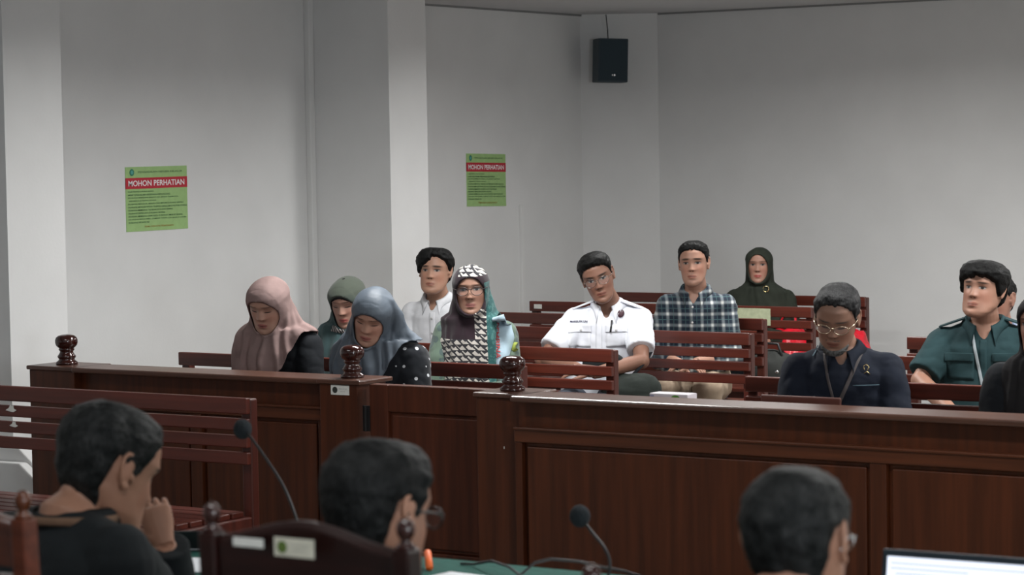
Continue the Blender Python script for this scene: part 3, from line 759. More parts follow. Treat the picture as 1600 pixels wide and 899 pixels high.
    def patch(s, name, cx, cz, w, h, mat, d=.003, nx=8, nz=8, rot=0, shape=None, bvh=None, parent=None, label=None, back=False):
        mb = MB(); v = []; c, s_ = math.cos(rot), math.sin(rot)
        if shape == 'round':
            v = [s.surf(cx, cz, d, bvh, back)] + [s.surf(cx+w/2*math.cos(q), cz+h/2*math.sin(q), d, bvh, back) for q in [k*math.pi/10 for k in range(20)]]
            mb.add(v, [(0, k+1, (k+1) % 20+1) for k in range(20)])
        else:
            for j in range(nz+1):
                for i in range(nx+1):
                    a, b_ = (i/nx-.5)*w, (j/nz-.5)*h
                    v.append(s.surf(cx+a*c-b_*s_, cz+a*s_+b_*c, d, bvh, back))
            mb.add(v, [(j*(nx+1)+i, j*(nx+1)+i+1, (j+1)*(nx+1)+i+1, (j+1)*(nx+1)+i) for j in range(nz) for i in range(nx)])
        o = obj(name, mb, mat, parent or s.root, smooth=True, label=label)
        so = o.modifiers.new('thickness', 'SOLIDIFY'); so.thickness = .0015
        return o
    def ribbon(s, name, pts, w, mat, d=.004, bvh=None, label=None, n=26):
        # strap that lies on the cloth along the path of (x, z) points
        P = []
        for a, b_ in zip(pts[:-1], pts[1:]):
            for k in range(n//max(1, len(pts)-1)+1): P.append(Vector(a).lerp(Vector(b_), k/(n//max(1, len(pts)-1)+1)))
        P.append(Vector(pts[-1])); mb = MB(); v = []
        for i, p in enumerate(P):
            t = (P[min(i+1, len(P)-1)]-P[max(0, i-1)]).normalized(); q = Vector((-t.y, t.x))
            for e in (-.5, -.17, .17, .5): v.append(s.surf(p.x+q.x*e*w, p.y+q.y*e*w, d, bvh))
        mb.add(v, [(i*4+j, i*4+j+1, i*4+j+5, i*4+j+4) for i in range(len(P)-1) for j in range(3)])
        o = obj(name, mb, mat, s.root, smooth=True, label=label); so = o.modifiers.new('thickness', 'SOLIDIFY'); so.thickness = .0015
        return o
    def hair(s, mat, thick=.016, hl=None, style=None, seed=0, side=.008, noise_a=.004, back=.010, edge=.010, nn=144, name='hair', rag=.006):
        xs, zs = (HL_A, HL_Z) if hl is None else hl
        def off(p, a, z):
            a = math.degrees(a); left = a > 180
            aa = 360-a if left else a
            zl = interp(aa, xs, zs)
            if style: zl += style(aa, left)[0]
            zl += rag*noise.noise(Vector((p.x*90, p.y*90, seed)))
            k = max(0, min(1, (z-zl)/edge)); k = k*k*(3-2*k); k2 = max(0, min(1, (z-zl)/.05)); k2 = k2*(2-k2)
            up = max(0, min(1, (z-.02)/.07)); fr = interp(aa, [0, 60, 110, 180], [1, .3, .3, .7])
            t = side*.7 + ((thick-side)*up + (back-side)*(1-up)*interp(aa, [90, 150], [0, 1]) + side*.3)*k2
            if style: t += style(aa, left)[1]*max(.0, 1)
            t += noise_a*(noise.fractal(Vector((p.x*26+seed, p.y*26, p.z*26)), .8, 2, 3)) + noise_a*.35*noise.noise(Vector((p.x*150+seed, p.y*40, p.z*40)))
            return -.007 + (t+.007)*k
        rings = head_rings(off, n=nn, m=110, face=False, wide=s.wide, jaw=s.jaw, crown=s.crown)
        flat = [p for r in rings for p in r]
        mb = MB().loft([[s.hl(p) for p in r] for r in rings])
        me = mb.mesh(name); fixn(me); attr_vec(me, 'hc', np.array([tuple(p) for p in flat]))
        obj(name, me, mat, s.root, smooth=True)
        return s
    def glasses(s, mat, rx=.0255, rz=.019, thin=.0012, tint=(.8, .85, .9), y=-.1005, z0=-.001):
        fr = MB()
        for k in (-1, 1):
            pts = [s.hl((k*.033+rx*math.cos(q), y+.010*abs(math.cos(q)*.5+ .5*k)*1.0, z0+rz*math.sin(q)*(1 if math.sin(q) < 0 else .85))) for q in [2*math.pi*j/24 for j in range(25)]]
            fr.tube(pts, thin, 6)
            fr.tube([s.hl((k*(.033+rx), y+.010, z0+.006)), s.hl((k*.076, -.055, z0+.008)), s.hl((k*.082*s.wide, .0, z0+.008)), s.hl((k*.083*s.wide, .02, z0-.010))], thin*1.1, 6)
        fr.tube([s.hl((-.008, y, z0+.006)), s.hl((0, y-.003, z0+.009)), s.hl((.008, y, z0+.006))], thin, 6)
        g = obj('glasses', fr, mat, s.root, smooth=True)
        M_l = base_mat('lens_glass', (.5, .55, .6), .08, .3)
        M_l.node_tree.nodes['Principled BSDF'].inputs['Alpha'].default_value = .06
        for k in (-1, 1):
            mb = MB(); mb.add([s.hl((k*.033+rx*math.cos(q), y+.010*abs(math.cos(q)*.5+.5*k), z0+rz*math.sin(q)*(1 if math.sin(q) < 0 else .85))) for q in [2*math.pi*j/20 for j in range(20)]], [tuple(range(20))])
            o = bpy.data.objects.new('lens', mb.mesh('lens')); COL.objects.link(o); o.data.materials.append(M_l); o.parent = g
        return g
    def hijab(s, mat, front=.30, backl=.24, open_=(.066, .066, -.114), wx=1.0, folds=.014, nf=9, seed=0, thick=.010, under=None, trim=None, voxel=.0055, tail=None, peak=0, name='headscarf', ydep=-.02, cape=(.222, .135), hem=(.245, .165), rimy=-.006, cone=1.0):
        mb = MB()
        def off(p, a, z): return thick + peak*max(0, (z-.03)/.08)
        mb.loft([[s.hl(p) for p in r] for r in head_rings(off, 48, 50, face=False, wide=s.wide, crown=s.crown)])
        def ring(c, rx, ry, n=40, M=None):
            return [c + (M @ Vector((rx*math.cos(q), ry*math.sin(q), 0)) if M else Vector((rx*math.cos(q), ry*math.sin(q), 0))) for q in [2*math.pi*k/n for k in range(n)]]
        Mr = s.M.to_quaternion().to_matrix()
        # neck drape, from cheeks to shoulders
        L = []
        L.append(ring(s.hl((0, .024, .02)), .080, .080, M=Mr))
        L.append(ring(s.hl((0, .030, -.045)), .096*(.5+.5*cone), .082, M=Mr))
        Mh = Matrix.Identity(3).lerp(Mr, .5)
        L.append(ring(s.hl((0, .02, -.108)).lerp(s.N, .3), .124*wx*cone, .088*(.5+.5*cone), M=Mh))
        L.append(ring(s.N + Vector((0, -.010, -.005)), .168*wx*cone, .112))
        L.append(ring(s.Sc + Vector((0, -.01, .01)), cape[0]*.92*wx, cape[1]*.95))
        L.append(ring(s.Sc + Vector((0, -.015, -.06)), cape[0]*wx, cape[1]))
        Ph = s.Sc.lerp(s.P, .5)
        L.append(ring(Vector((Ph.x*.6+s.Sc.x*.4, (Ph.y*.6+s.Sc.y*.4)+ydep, s.Sc.z-front*.62)), (cape[0]*.4+hem[0]*.6)*wx, (cape[1]*.4+hem[1]*.6)))
        L.append(ring(Vector((Ph.x, Ph.y+ydep, s.Sc.z-front)), hem[0]*wx, hem[1]))
        mb.loft(L)
        if tail: tail(s, mb)
        me = remesh(mb, voxel, 4, .5)
        c = coords(me); n = normals(me); Mi = np.array(s.M4.inverted()); hc = c @ Mi[:3, :3].T + Mi[:3, 3]
        # drape folds: pleats fanning from the chin, growing downwards
        zt = s.hl((0, 0, -.07)).z
        th = np.arctan2(c[:, 0]-s.N.x, -(c[:, 1]-s.N.y))
        dn = np.clip((zt+.06-c[:, 2])/.20, 0, 1)
        wob = np.array([noise.noise(Vector((p[0]*5+seed, p[1]*5, p[2]*3.5))) for p in c])
        wob2 = np.array([noise.noise(Vector((p[0]*13+seed, p[1]*13, p[2]*7))) for p in c])
        f1 = np.sin(th*nf + wob*5 + seed); f1 = np.sign(f1)*np.abs(f1)**1.3
        ang = np.arctan2(hc[:, 0], -hc[:, 1]-.0)
        rim = np.sqrt((hc[:, 0]/.07)**2 + ((hc[:, 2]+.02)/.10)**2)
        f2 = np.sin(rim*13 + wob*6 + seed*2)
        disp = folds*dn*(f1*.5+.5*np.cos(th*nf*2.3+wob2*4)) + .0012*f2*(1-dn)*(hc[:, 1] > -.06) + .004*wob2*dn
        c2 = c + n*disp[:, None]
        # soft hollow beneath the chin
        setco(me, c2)
        attr_vec(me, 'hc', hc)
        rx, zt_, zb_ = open_
        cz, rz = (zt_+zb_)/2, (zt_-zb_)/2
        e = (hc[:, 0]/rx)**2 + ((hc[:, 2]-cz)/rz)**2
        mask = (e < 1) & (hc[:, 1] < rimy)
        if front: mask |= (c[:, 2] < s.Sc.z-front+.006)
        if trim is not None: mask |= np.array([trim(p) for p in c2])
        delete_where(me, mask)
        # pull the rim onto its curve
        bm = bmesh.new(); bm.from_mesh(me); MI = s.M4.inverted()
        for v in bm.verts:
            if v.is_boundary:
                h = MI @ v.co
                ev = math.sqrt((h.x/rx)**2 + ((h.z-cz)/rz)**2)
                if ev < 1.35 and h.y < rimy+.01:
                    h.x /= ev; h.z = cz + (h.z-cz)/ev; h.y += .004; v.co = s.M4 @ h
        bm.to_mesh(me); bm.free(); smooth_boundary(me, 3)
        o = obj(name, me, mat, s.root, smooth=True)
        so = o.modifiers.new('thickness', 'SOLIDIFY'); so.thickness = .003; so.offset = -1
        s.scarf = o
        s.sbvh = BVHTree.FromPolygons([v.co.copy() for v in me.vertices], [tuple(p.vertices) for p in me.polygons])
        if under:
            def offu(p, a, z):
                ee = (p.x/(rx*.93))**2 + ((z-cz+.004)/(rz*.93))**2
                return .0025 if (ee > 1 or p.y > -.02) else -.01
            mb = MB().loft([[s.hl(p) for p in r] for r in head_rings(offu, 90, 90, face=False, wide=s.wide, crown=s.crown)])
            obj('under_cap', mb, under, s.root, smooth=True)
        return s

# ------------------------------------------------------------------ garment materials
def pattern_mat(name, fn, rough=.9, bump=.3):
    m = base_mat(name, (.1, .1, .1), rough, .2, sheen=.15); n, l = nt(m)
    tc = n.new('ShaderNodeTexCoord')
    def mth(op, a, b_=None, c=None):
        q = n.new('ShaderNodeMath'); q.operation = op
        for i, v in enumerate((a, b_, c)):
            if v is None: continue
            if isinstance(v, (int, float)): q.inputs[i].default_value = v
            else: l.new(v, q.inputs[i])
        return q.outputs[0]
    def mix(f, a, b_):
        x = n.new('ShaderNodeMix'); x.data_type = 'RGBA'
        if isinstance(f, (int, float)): x.inputs['Factor'].default_value = f
        else: l.new(f, x.inputs['Factor'])
        for k, v in (('A', a), ('B', b_)):
            if isinstance(v, tuple): x.inputs[k].default_value = (*v, 1)
            else: l.new(v, x.inputs[k])
        return x.outputs['Result']
    sx = n.new('ShaderNodeSeparateXYZ'); l.new(tc.outputs['Object'], sx.inputs[0])
    out = fn(n, l, mth, mix, sx.outputs[0], sx.outputs[1], sx.outputs[2], tc.outputs['Object'])
    l.new(out, n['Principled BSDF'].inputs['Base Color'])
    no = n.new('ShaderNodeTexNoise'); no.inputs['Scale'].default_value = 12; l.new(tc.outputs['Object'], no.inputs['Vector'])
    bp = n.new('ShaderNodeBump'); bp.inputs['Strength'].default_value = bump; bp.inputs['Distance'].default_value = .012; l.new(no.outputs['Fac'], bp.inputs['Height']); l.new(bp.outputs[0], n['Principled BSDF'].inputs['Normal'])
    return m
def plaid(n, l, mth, mix, X, Y, Z, P):
    def stripe(c, per, lo, hi, ph=0):     # soft stripe
        f = mth('FRACT', mth('ADD', mth('DIVIDE', c, per), ph)); d = mth('ABSOLUTE', mth('SUBTRACT', f, .5))
        q = n.new('ShaderNodeMapRange'); q.inputs['From Min'].default_value = hi; q.inputs['From Max'].default_value = lo; l.new(d, q.inputs['Value']); return q.outputs[0]
    wx = mth('ADD', X, mth('MULTIPLY', Y, .35)); per = .058
    a = stripe(wx, per, .05, .2); b = stripe(Z, per, .05, .2, .2)
    both = mth('MULTIPLY', a, b); one = mth('MAXIMUM', a, b)
    c = mix(mth('MULTIPLY', one, .45), (.010, .018, .032), (.30, .34, .36))
    c = mix(mth('MULTIPLY', both, .9), c, (.62, .64, .62))
    t1 = stripe(wx, per, .015, .05, .5); t2 = stripe(Z, per, .015, .05, .7)
    return mix(mth('MULTIPLY', mth('MAXIMUM', t1, t2), .35), c, (.10, .2, .2))
def dots(n, l, mth, mix, X, Y, Z, P):
    v = n.new('ShaderNodeTexVoronoi'); v.inputs['Scale'].default_value = 26; v.inputs['Randomness'].default_value = .55; l.new(P, v.inputs['Vector'])
    return mix(mth('LESS_THAN', v.outputs['Distance'], .21), (.008, .010, .014), (.55, .57, .6))
def batik(n, l, mth, mix, X, Y, Z, P):
    # black-purple left, zigzag white band in the middle and along the hem, teal on the right
    p = .028
    zz = mth('SUBTRACT', mth('ABSOLUTE', mth('SUBTRACT', mth('FRACT', mth('DIVIDE', X, p)), .5)), mth('FRACT', mth('DIVIDE', mth('ADD', Z, mth('MULTIPLY', Y, .3)), p*.9)))
    tri = mth('GREATER_THAN', mth('ADD', zz, .35), 0)
    tr2 = mth('LESS_THAN', mth('FRACT', mth('ADD', mth('DIVIDE', mth('ADD', X, Z), p*1.4), .2)), .72)
    wh = mix(mth('MULTIPLY', tri, tr2), (.03, .03, .035), (.50, .47, .43))
    no = n.new('ShaderNodeTexNoise'); no.inputs['Scale'].default_value = 60; l.new(P, no.inputs['Vector'])
    teal = mix(mth('GREATER_THAN', no.outputs['Fac'], .55), (.03, .10, .10), (.06, .16, .15))
    dark = (.022, .012, .017)
    at = n.new('ShaderNodeAttribute'); at.attribute_name = 'hc'; sh = n.new('ShaderNodeSeparateXYZ'); l.new(at.outputs['Vector'], sh.inputs[0])
    HX, HZ_ = sh.outputs[0], sh.outputs[2]
    hemz = mth('LESS_THAN', HZ_, -.222)
    low = mth('LESS_THAN', HZ_, -.09)
    midx = mth('MULTIPLY', mth('GREATER_THAN', HX, .012), mth('LESS_THAN', HX, .075))
    c = mix(mth('MULTIPLY', low, mth('MAXIMUM', midx, hemz)), dark, wh)
    c = mix(mth('GREATER_THAN', HX, mth('ADD', mth('MULTIPLY', mth('GREATER_THAN', HZ_, .03), .1), .066)), c, teal)
    topb = mth('MULTIPLY', mth('GREATER_THAN', HZ_, .062), mth('GREATER_THAN', HX, -.05))
    return mix(topb, c, wh)
def batik_dress(n, l, mth, mix, X, Y, Z, P):
    v = n.new('ShaderNodeTexVoronoi'); v.inputs['Scale'].default_value = 24; l.new(P, v.inputs['Vector'])
    return mix(mth('GREATER_THAN', v.outputs['Distance'], .45), (.08, .115, .11), (.12, .17, .13))
def green_grad(n, l, mth, mix, X, Y, Z, P):
    no = n.new('ShaderNodeTexNoise'); no.inputs['Scale'].default_value = 5; l.new(P, no.inputs['Vector'])
    q = n.new('ShaderNodeMapRange'); q.inputs['From Min'].default_value = 1.10; q.inputs['From Max'].default_value = .95; l.new(Z, q.inputs['Value'])
    return mix(q.outputs[0], mix(no.outputs['Fac'], (.055, .062, .05), (.075, .09, .07)), (.055, .10, .105))
M_plaid = pattern_mat('plaid_cloth', plaid); M_dots = pattern_mat('dotted_cloth', dots); M_batik = pattern_mat('batik_scarf', batik); M_bdress = pattern_mat('batik_dress', batik_dress)
M_ggrad = pattern_mat('green_scarf', green_grad)
M_pink = cloth('dusty_pink_cloth', (.25, .172, .162), .85); M_blue = cloth('blue_grey_satin', (.098, .120, .148), .5)
M_dgreen = cloth('dark_olive_cloth', (.026, .031, .023), .9); M_blackc = cloth('black_cloth', (.005, .0065, .009), .85)
M_whitec = cloth('white_shirt_cloth', (.68, .69, .72), .8, .03); M_wuni = cloth('white_uniform_cloth', (.80, .82, .88), .8, .03)
M_navy = cloth('navy_cloth', (.006, .009, .018), .85); M_teal = cloth('dark_teal_cloth', (.018, .045, .050), .85); M_lblue = cloth('light_blue_cloth', (.25, .30, .42), .85)
M_khaki = cloth('khaki_cloth', (.34, .26, .19), .9); M_char = cloth('charcoal_jacket', (.012, .015, .017), .85); M_jeans = cloth('grey_trousers', (.06, .07, .09), .9)
M_dk = cloth('dark_under_cap', (.012, .011, .012), .9); M_seam = base_mat('seam_thread', (.1, .16, .2), .8)
M_btn = base_mat('button', (.5, .5, .5), .4)
BR = (.40, .215, .150); DK = (.21, .105, .070); MD = (.33, .175, .120)

# 1 pink headscarf
p = Person('pink', 'seated woman in a dusty pink headscarf and black sleeves, looking down', 419, 472, 8.36, byaw=8, hyaw=-28, hpitch=27, hroll=4, wide=1.07,
           skin=skin_mat('skin_pink_scarf', brow_w=.003, brow_k=.55, col=(0.419, 0.243, 0.181), lip=(.30, .10, .09), eyes='closed'), sh=.138, hip=(0, .17), legs=True, ears=False).body()
p.shirt(M_blackc, 2.0, seed=2, name='blouse'); p.trousers(M_blackc)
p.hijab(M_pink, front=.30, folds=.014, nf=7, seed=1, open_=(.071, .052, -.110), hem=(.25, .16), trim=lambda q: q[0] > .155+ (q[2]-.98)*.55 and q[2] < .985)
# 2 green headscarf behind
p = Person('green_blue', 'seated woman in a grey-green headscarf, looking down behind the blue-grey scarf', 543, 468, 9.28, byaw=10, hyaw=-24, hpitch=22, hroll=-2,
           skin=skin_mat('skin_green_scarf', brow_w=.003, brow_k=.55, col=(0.399, 0.229, 0.172), lip=(.40, .10, .09), eyes='closed'), sh=.135, hip=(0, .14), ears=False).body()
p.shirt(M_blackc, 2.0, seed=3, name='blouse'); p.trousers(M_blackc)
p.hijab(M_ggrad, front=.33, folds=.009, nf=7, seed=4, open_=(.064, .054, -.110), under=M_dk, trim=lambda q: abs(q[0]-.02) < .045 and q[1] < -.10 and q[2] < .93)
def stripes(n, l, mth, mix, X, Y, Z, P):
    return mix(mth('GREATER_THAN', mth('FRACT', mth('DIVIDE', mth('ADD', X, mth('MULTIPLY', Z, .6)), .014)), .5), (.03, .03, .035), (.38, .36, .35))
p.ribbon('striped_band', [(-.07, .935), (.0, .925), (.07, .935)], .028, pattern_mat('striped_cloth', stripes), .006, bvh=p.sbvh)
p.ribbon('teal_trim', [(.030, .925), (.035, .80)], .022, cloth('pale_teal_cloth', (.22, .36, .36)), .006)
# 3 blue-grey satin headscarf
p = Person('blue', 'seated woman in a shiny blue-grey headscarf and polka-dot sleeves, head bowed', 582, 490, 8.28, byaw=12, hyaw=-20, hpitch=29, hroll=14,
           skin=skin_mat('skin_blue_scarf', brow_w=.003, brow_k=.55, col=(0.410, 0.233, 0.172), lip=(.30, .10, .09), eyes='closed'), sh=.142, hip=(.02, .20), ears=False).body()
p.shirt(M_dots, 2.0, off=.020, seed=5, name='blouse'); p.trousers(M_blackc)
def ridge(s, mb):
    mb.tube([s.hl((.015, .0, .085)), s.hl((.055, .025, .055)), s.hl((.088, .035, -.02)), s.hl((.105, .03, -.08)), s.Sc + Vector((.15, .0, .0))], [.022, .030, .038, .045, .05], 16)
p.hijab(M_blue, front=.34, folds=.014, nf=8, seed=7, open_=(.064, .050, -.110), hem=(.22, .155), tail=ridge, trim=lambda q: q[0] > .125 + (q[2]-.95)*.6 and q[2] < .965)
# 4 young man in a white shirt by the column
def fr4(a, left):
    if left: return (interp(a, [0, 30, 60, 80], [-.012, -.040, -.052, -.010]), interp(a, [0, 40, 70, 100], [.006, .010, .008, .004]))
    return (interp(a, [0, 20, 40, 70], [.0, .004, .0, .004]), .003)
p = Person('white_young', 'seated young man in a plain white shirt with a dark fringe, beside the column', 680, 424, 10.45, byaw=12, hyaw=-16, hpitch=-4, hroll=2,
           skin=skin_mat('skin_young_man', (0.381, 0.209, 0.143), brow_w=.005), sh=.145, hip=(0, .10), jaw=1.06).body()
p.shirt(M_whitec, 2.0, seed=6, vneck=.03); p.trousers(M_blackc); p.collar(M_whitec, gap=.30, point=.05)
p.hair(hair_mat('black_hair', (.006, .006, .007)), thick=.026, side=.013, style=fr4, seed=2, back=.014)
p.ribbon('button_placket', [(0, 1.0-.07), (0, .75)], .03, M_whitec, .002)
for k in range(3): p.patch('button', 0, .90-.075*k, .011, .011, M_btn, .005, shape='round')
# 5 patterned scarf with glasses
p = Person('batik', 'seated woman with glasses in a black, white and teal patterned headscarf and a pale sash', 736, 450, 9.33, byaw=22, hyaw=-4, hpitch=5, hroll=-2,
           skin=skin_mat('skin_patterned_scarf', brow_w=.003, brow_k=.55, col=(0.324, 0.181, 0.129), lip=(.27, .10, .09)), sh=.128, hip=(0, .12), ears=False).body()
p.shirt(M_bdress, 2.0, off=.018, seed=8, name='dress'); p.trousers(M_blackc)
p.hijab(M_batik, front=.42, folds=.006, nf=6, seed=9, open_=(.064, .058, -.108), cape=(.165, .13), hem=(.165, .15), cone=.9, trim=lambda q: q[0] > .12)
p.glasses(base_mat('glasses_brown', (.03, .02, .02), .3), rx=.027, rz=.021, thin=.0016)
sash = p.ribbon('sash', [(.118, 1.0), (.150, .90), (.115, .74)], .085, cloth('pale_blue_sash', (.38, .50, .58), var=.05), .006)
M_sr = base_mat('sash_red_letters', (.5, .08, .08), .7)
mb = MB(); v, f = text_mesh('PEMBINA', .16, .028, .02); mb.add([p.surf(.098+yy*.9+(xx*.1), .97-xx, .0095) for xx, yy in v], f); obj('sash_letters', mb, M_sr, sash)
e = p.patch('sleeve_emblem', .196, .86, .028, .042, base_mat('emblem_yellow_green', (.24, .29, .05), .8), .003, shape='round'); 
# 6 man in white uniform shirt
def fr6(a, left): return (interp(a, [0, 30, 50], [.002, .0, .0]), interp(a, [0, 60, 120], [.012, .003, 0]))
p = Person('uniform', 'seated man with round glasses in a white short-sleeved uniform shirt with pen and badge', 934, 433, 10.28, byaw=22, hyaw=-2, hpitch=10, hroll=-17,
           skin=skin_mat('skin_uniform_man', (0.238, 0.119, 0.081), brow_w=.0045, brow_tilt=.05), sh=.150, hip=(-.03, .12), jaw=1.0, wide=.95,
           arms=[dict(E=(-.255, -.12, .74), W=(-.06, -.27, .715), hd=(1, -.25, 0), hn=(0, 0, 1)), dict(E=(.225, -.12, .735), W=(.02, -.30, .69), hd=(-1, -.15, .05), hn=(0, 0, 1))], neck=.055, lean=.03, belly=.02).body()
p.shirt(M_wuni, .74, seed=11, off=.015, slack=.02, wr=.013, vneck=.035); p.trousers(M_jeans); p.collar(M_wuni, gap=.42, point=.06, h=.036)
p.hair(hair_mat('black_hair'), thick=.024, side=.004, style=fr6, seed=5, back=.006)
p.glasses(base_mat('glasses_wire', (.25, .22, .2), .25, metal=1), rx=.026, rz=.022)
p.ribbon('button_placket', [(.01, .955), (.005, .68)], .032, M_wuni, .003)
for k in (-1, 1):
    p.patch('chest_pocket', k*.088+.005, .845, .10, .10, M_wuni, .004)
    p.patch('pocket_flap', k*.088+.005, .885, .106, .035, M_wuni, .008)
    p.patch('pocket_button', k*.088+.005, .876, .012, .012, M_btn, .011, shape='round')
    mb = MB(); sh_ = p.S[0 if k < 0 else 1]
    q0 = p.N.lerp(sh_, .45) + Vector((0, -.03, .055)); q1 = sh_ + Vector((k*.02, -.01, .068))
    mb.add([q0 + Vector((0, -.02, 0)), q0 + Vector((0, .03, .004)), q1 + Vector((0, .03, .0)), q1 + Vector((0, -.025, -.002)), q1 + Vector((k*.01, .003, -.006))], [(0, 1, 2, 4, 3)])
    o = obj('epaulette', mb, M_wuni, p.root); so = o.modifiers.new('t', 'SOLIDIFY'); so.thickness = .006
badge = p.patch('breast_badge', .112, .955, .030, .038, base_mat('badge_dark', (.06, .02, .03), .5), .006, shape='round')
mb = MB(); v, f = text_mesh('MARSUDI, S.Pd', .085, .011, .03); mb.add([p.surf(-.135+xx, .912+yy, .006) for xx, yy in v], f); obj('name_print', mb, base_mat('navy_print', (.02, .02, .06), .6), p.root)
mb = MB(); a_ = p.surf(.072, .925, .010); b_ = p.surf(.066, .868, .012); mb.tube([a_, b_], .0045, 8); pen = obj('pen', mb, M_black, p.root, smooth=True)
for i, k in ((0, -1), (1, 1)):
    S_, E_, W_, _ = p.joints[i]
    mb = MB().tube([S_.lerp(E_, .86), S_.lerp(E_, 1.02)], [.066, .067], 20); 
mb = MB(); tp = p.joints[1][1].lerp(p.joints[1][2], .86)
# his dark bag on the lap
t = thing('lap_bag', 'dark olive bag with a white tag on the lap of the white-uniformed man', 'bag', (p.root.location.x, p.root.location.y, .60), math.radians(22))
obj('body', lumpy((.19, -.21, .005), (.145, .10, .085), 8.1, .22), cloth('dark_olive_bag', (.020, .025, .022), bump=.8), t, smooth=True)
obj('flap', lumpy((.05, -.19, .135), (.10, .045, .06), 2.7, .18), cloth('dark_bag_flap', (.012, .015, .016)), t, smooth=True)
obj('strap', MB().tube([(.20, -.2, .08), (.25, -.12, .14), (.262, -.02, .18)], [.014, .012, .012], 8, flat=.3), M_blackc, t, smooth=True)
mb = MB().box((.232, -.300, -.045), (.262, -.293, .0), Matrix.Rotation(.25, 4, 'Y')); obj('tag', mb, M_label, t, label='small white tag')
# 7 plaid shirt
p = Person('plaid', 'seated young man in a dark blue and white plaid shirt and khaki trousers', 1084, 412, 11.33, byaw=20, hyaw=-8, hpitch=-2, hroll=-2,
           skin=skin_mat('skin_plaid_man', (0.362, 0.195, 0.138), brow_w=.0052, stubble=.15), sh=.142, hip=(0, .08), jaw=1.02, wide=.95, neck=.055,
           arms=[dict(W=(-.04, -.26, .65), hd=(1, -.4, -.1)), dict(W=(.05, -.27, .655), hd=(-1, -.4, -.1))]).body()
p.shirt(M_plaid, 1.6, seed=13, off=.016, wr=.012, vneck=.03); p.trousers(M_khaki); p.collar(M_plaid, gap=.40, point=.055, h=.040)
p.hair(hair_mat('black_hair'), thick=.021, side=.004, seed=7, back=.006)
p.ribbon('button_placket', [(.0, .955), (0, .66)], .026, M_plaid, .002)
for k in range(3): p.patch('button', 0, .925-.08*k, .012, .012, M_btn, .005, shape='round')
# 8 woman at the back wall
p = Person('back_woman', 'seated woman in a dark olive headscarf with a round gold brooch at the back wall', 1186, 413, 13.2, byaw=20, hyaw=-6, hpitch=2, hroll=0, wide=.97, size=.95,
           skin=skin_mat('skin_olive_scarf', brow_w=.003, brow_k=.55, col=(0.381, 0.204, 0.147), lip=(.38, .07, .06)), sh=.145, hip=(0, .08), ears=False, hipz=.50).body()
p.shirt(M_dgreen, 2.0, off=.018, seed=15, name='blouse'); p.trousers(M_blackc)
p.hijab(M_dgreen, front=.20, folds=.005, nf=7, seed=15, open_=(.062, .068, -.110), thick=.013, cape=(.195, .125), hem=(.20, .14), cone=.70)
bc = p.surf(.055, 1.165-.25+.03, .004, bvh=p.sbvh)
zb = at_y(1194, 453, 13.08); lb = p.wl(zb); bc = p.surf(lb.x, lb.z, .006, bvh=p.sbvh)
mb = MB().tube([bc + Vector((.017*math.cos(q), 0, .017*math.sin(q))) for q in [k*math.pi/12 for k in range(25)]], .003, 8); obj('ring_brooch', mb, M_gold, p.root, smooth=True)
# 9 bearded man in navy
HL9 = ([0, 25, 45, 60, 72, 84, 100, 118, 140, 180], [.078, .078, .066, .045, .0, -.015, .022, -.040, -.065, -.075])
p = Person('bearded', 'seated grey-bearded man with glasses in a navy shirt, looking down', 1308, 496, 8.37, byaw=22, hyaw=-12, hpitch=24, hroll=5,
           skin=skin_mat('skin_bearded_man', (0.238, 0.129, 0.090), eyes='closed', brow=(.05, .05, .05)), sh=.160, hip=(.02, .14), belly=.03, jaw=1.02, neck=.05, lean=.01).body()
p.shirt(M_navy, 2.0, seed=17, off=.018, wr=.012, vneck=.03); p.trousers(M_blackc); p.collar(M_navy, gap=.36, point=.055, h=.038)
p.hair(hair_mat('greying_hair', (.007, .007, .008), .05), thick=.022, side=.006, hl=HL9, seed=9, back=.008)
def beard(p, mat, name='beard', t=.004):
    def off(q, a, z):
        a = math.degrees(a); a = 360-a if a > 180 else a
        k = 1 if z < -.082 + .0*a else 0
        top = interp(a, [0, 22, 40, 60, 78], [-.088, -.086, -.078, -.070, -.060])
        k = max(0, min(1, (top-z)/.008)) if a < 62 else 0
        m_ = max(0, 1-abs(z+.0525)/.005) if a < 24 else 0
        kk = max(k, m_*.8)
        return -.006 + (t+.006+.004*noise.noise(Vector((q.x*160, q.y*160, q.z*160))))*kk
    rings = head_rings(off, n=120, m=110, wide=p.wide, jaw=p.jaw); flat = [q for r in rings for q in r]
    me = MB().loft([[p.hl(q) for q in r] for r in rings]).mesh(name); fixn(me); attr_vec(me, 'hc', np.array([tuple(q) for q in flat]))
    obj(name, me, mat, p.root, smooth=True)
beard(p, hair_mat('grey_beard_hair', (.05, .048, .046), .14))
p.glasses(base_mat('glasses_gold', (.7, .6, .45), .25, metal=1), rx=.027, rz=.019, thin=.0013)
p.ribbon('lanyard', [(-.05, .975), (-.035, .88), (-.01, .78)], .010, base_mat('lanyard_brown', (.06, .05, .05), .8), .004)
p.ribbon('lanyard', [(.09, .985), (.045, .88), (.0, .78)], .014, base_mat('lanyard_brown', (.06, .05, .05), .8), .004)
pk = p.surf(.105, .915, .008)
mb = MB(); mb.tube([pk + Vector((.010*math.cos(q)*(1 if math.sin(q) > 0 else .8), 0, .006+.012*math.sin(q))) for q in [k*math.pi/10-.9 for k in range(16)]], .0022, 6)
mb.tube([pk + Vector((-.014, 0, -.020)), pk + Vector((.004, 0, -.006)), pk + Vector((.014, 0, -.018))], .0022, 6); obj('gold_pin', mb, M_gold, p.root, smooth=True)
p.patch('pocket_edge', .105, .858, .095, .003, M_seam, .005)
p.patch('collar_edge', -.082, .985, .004, .05, M_seam, .008, rot=-.5)
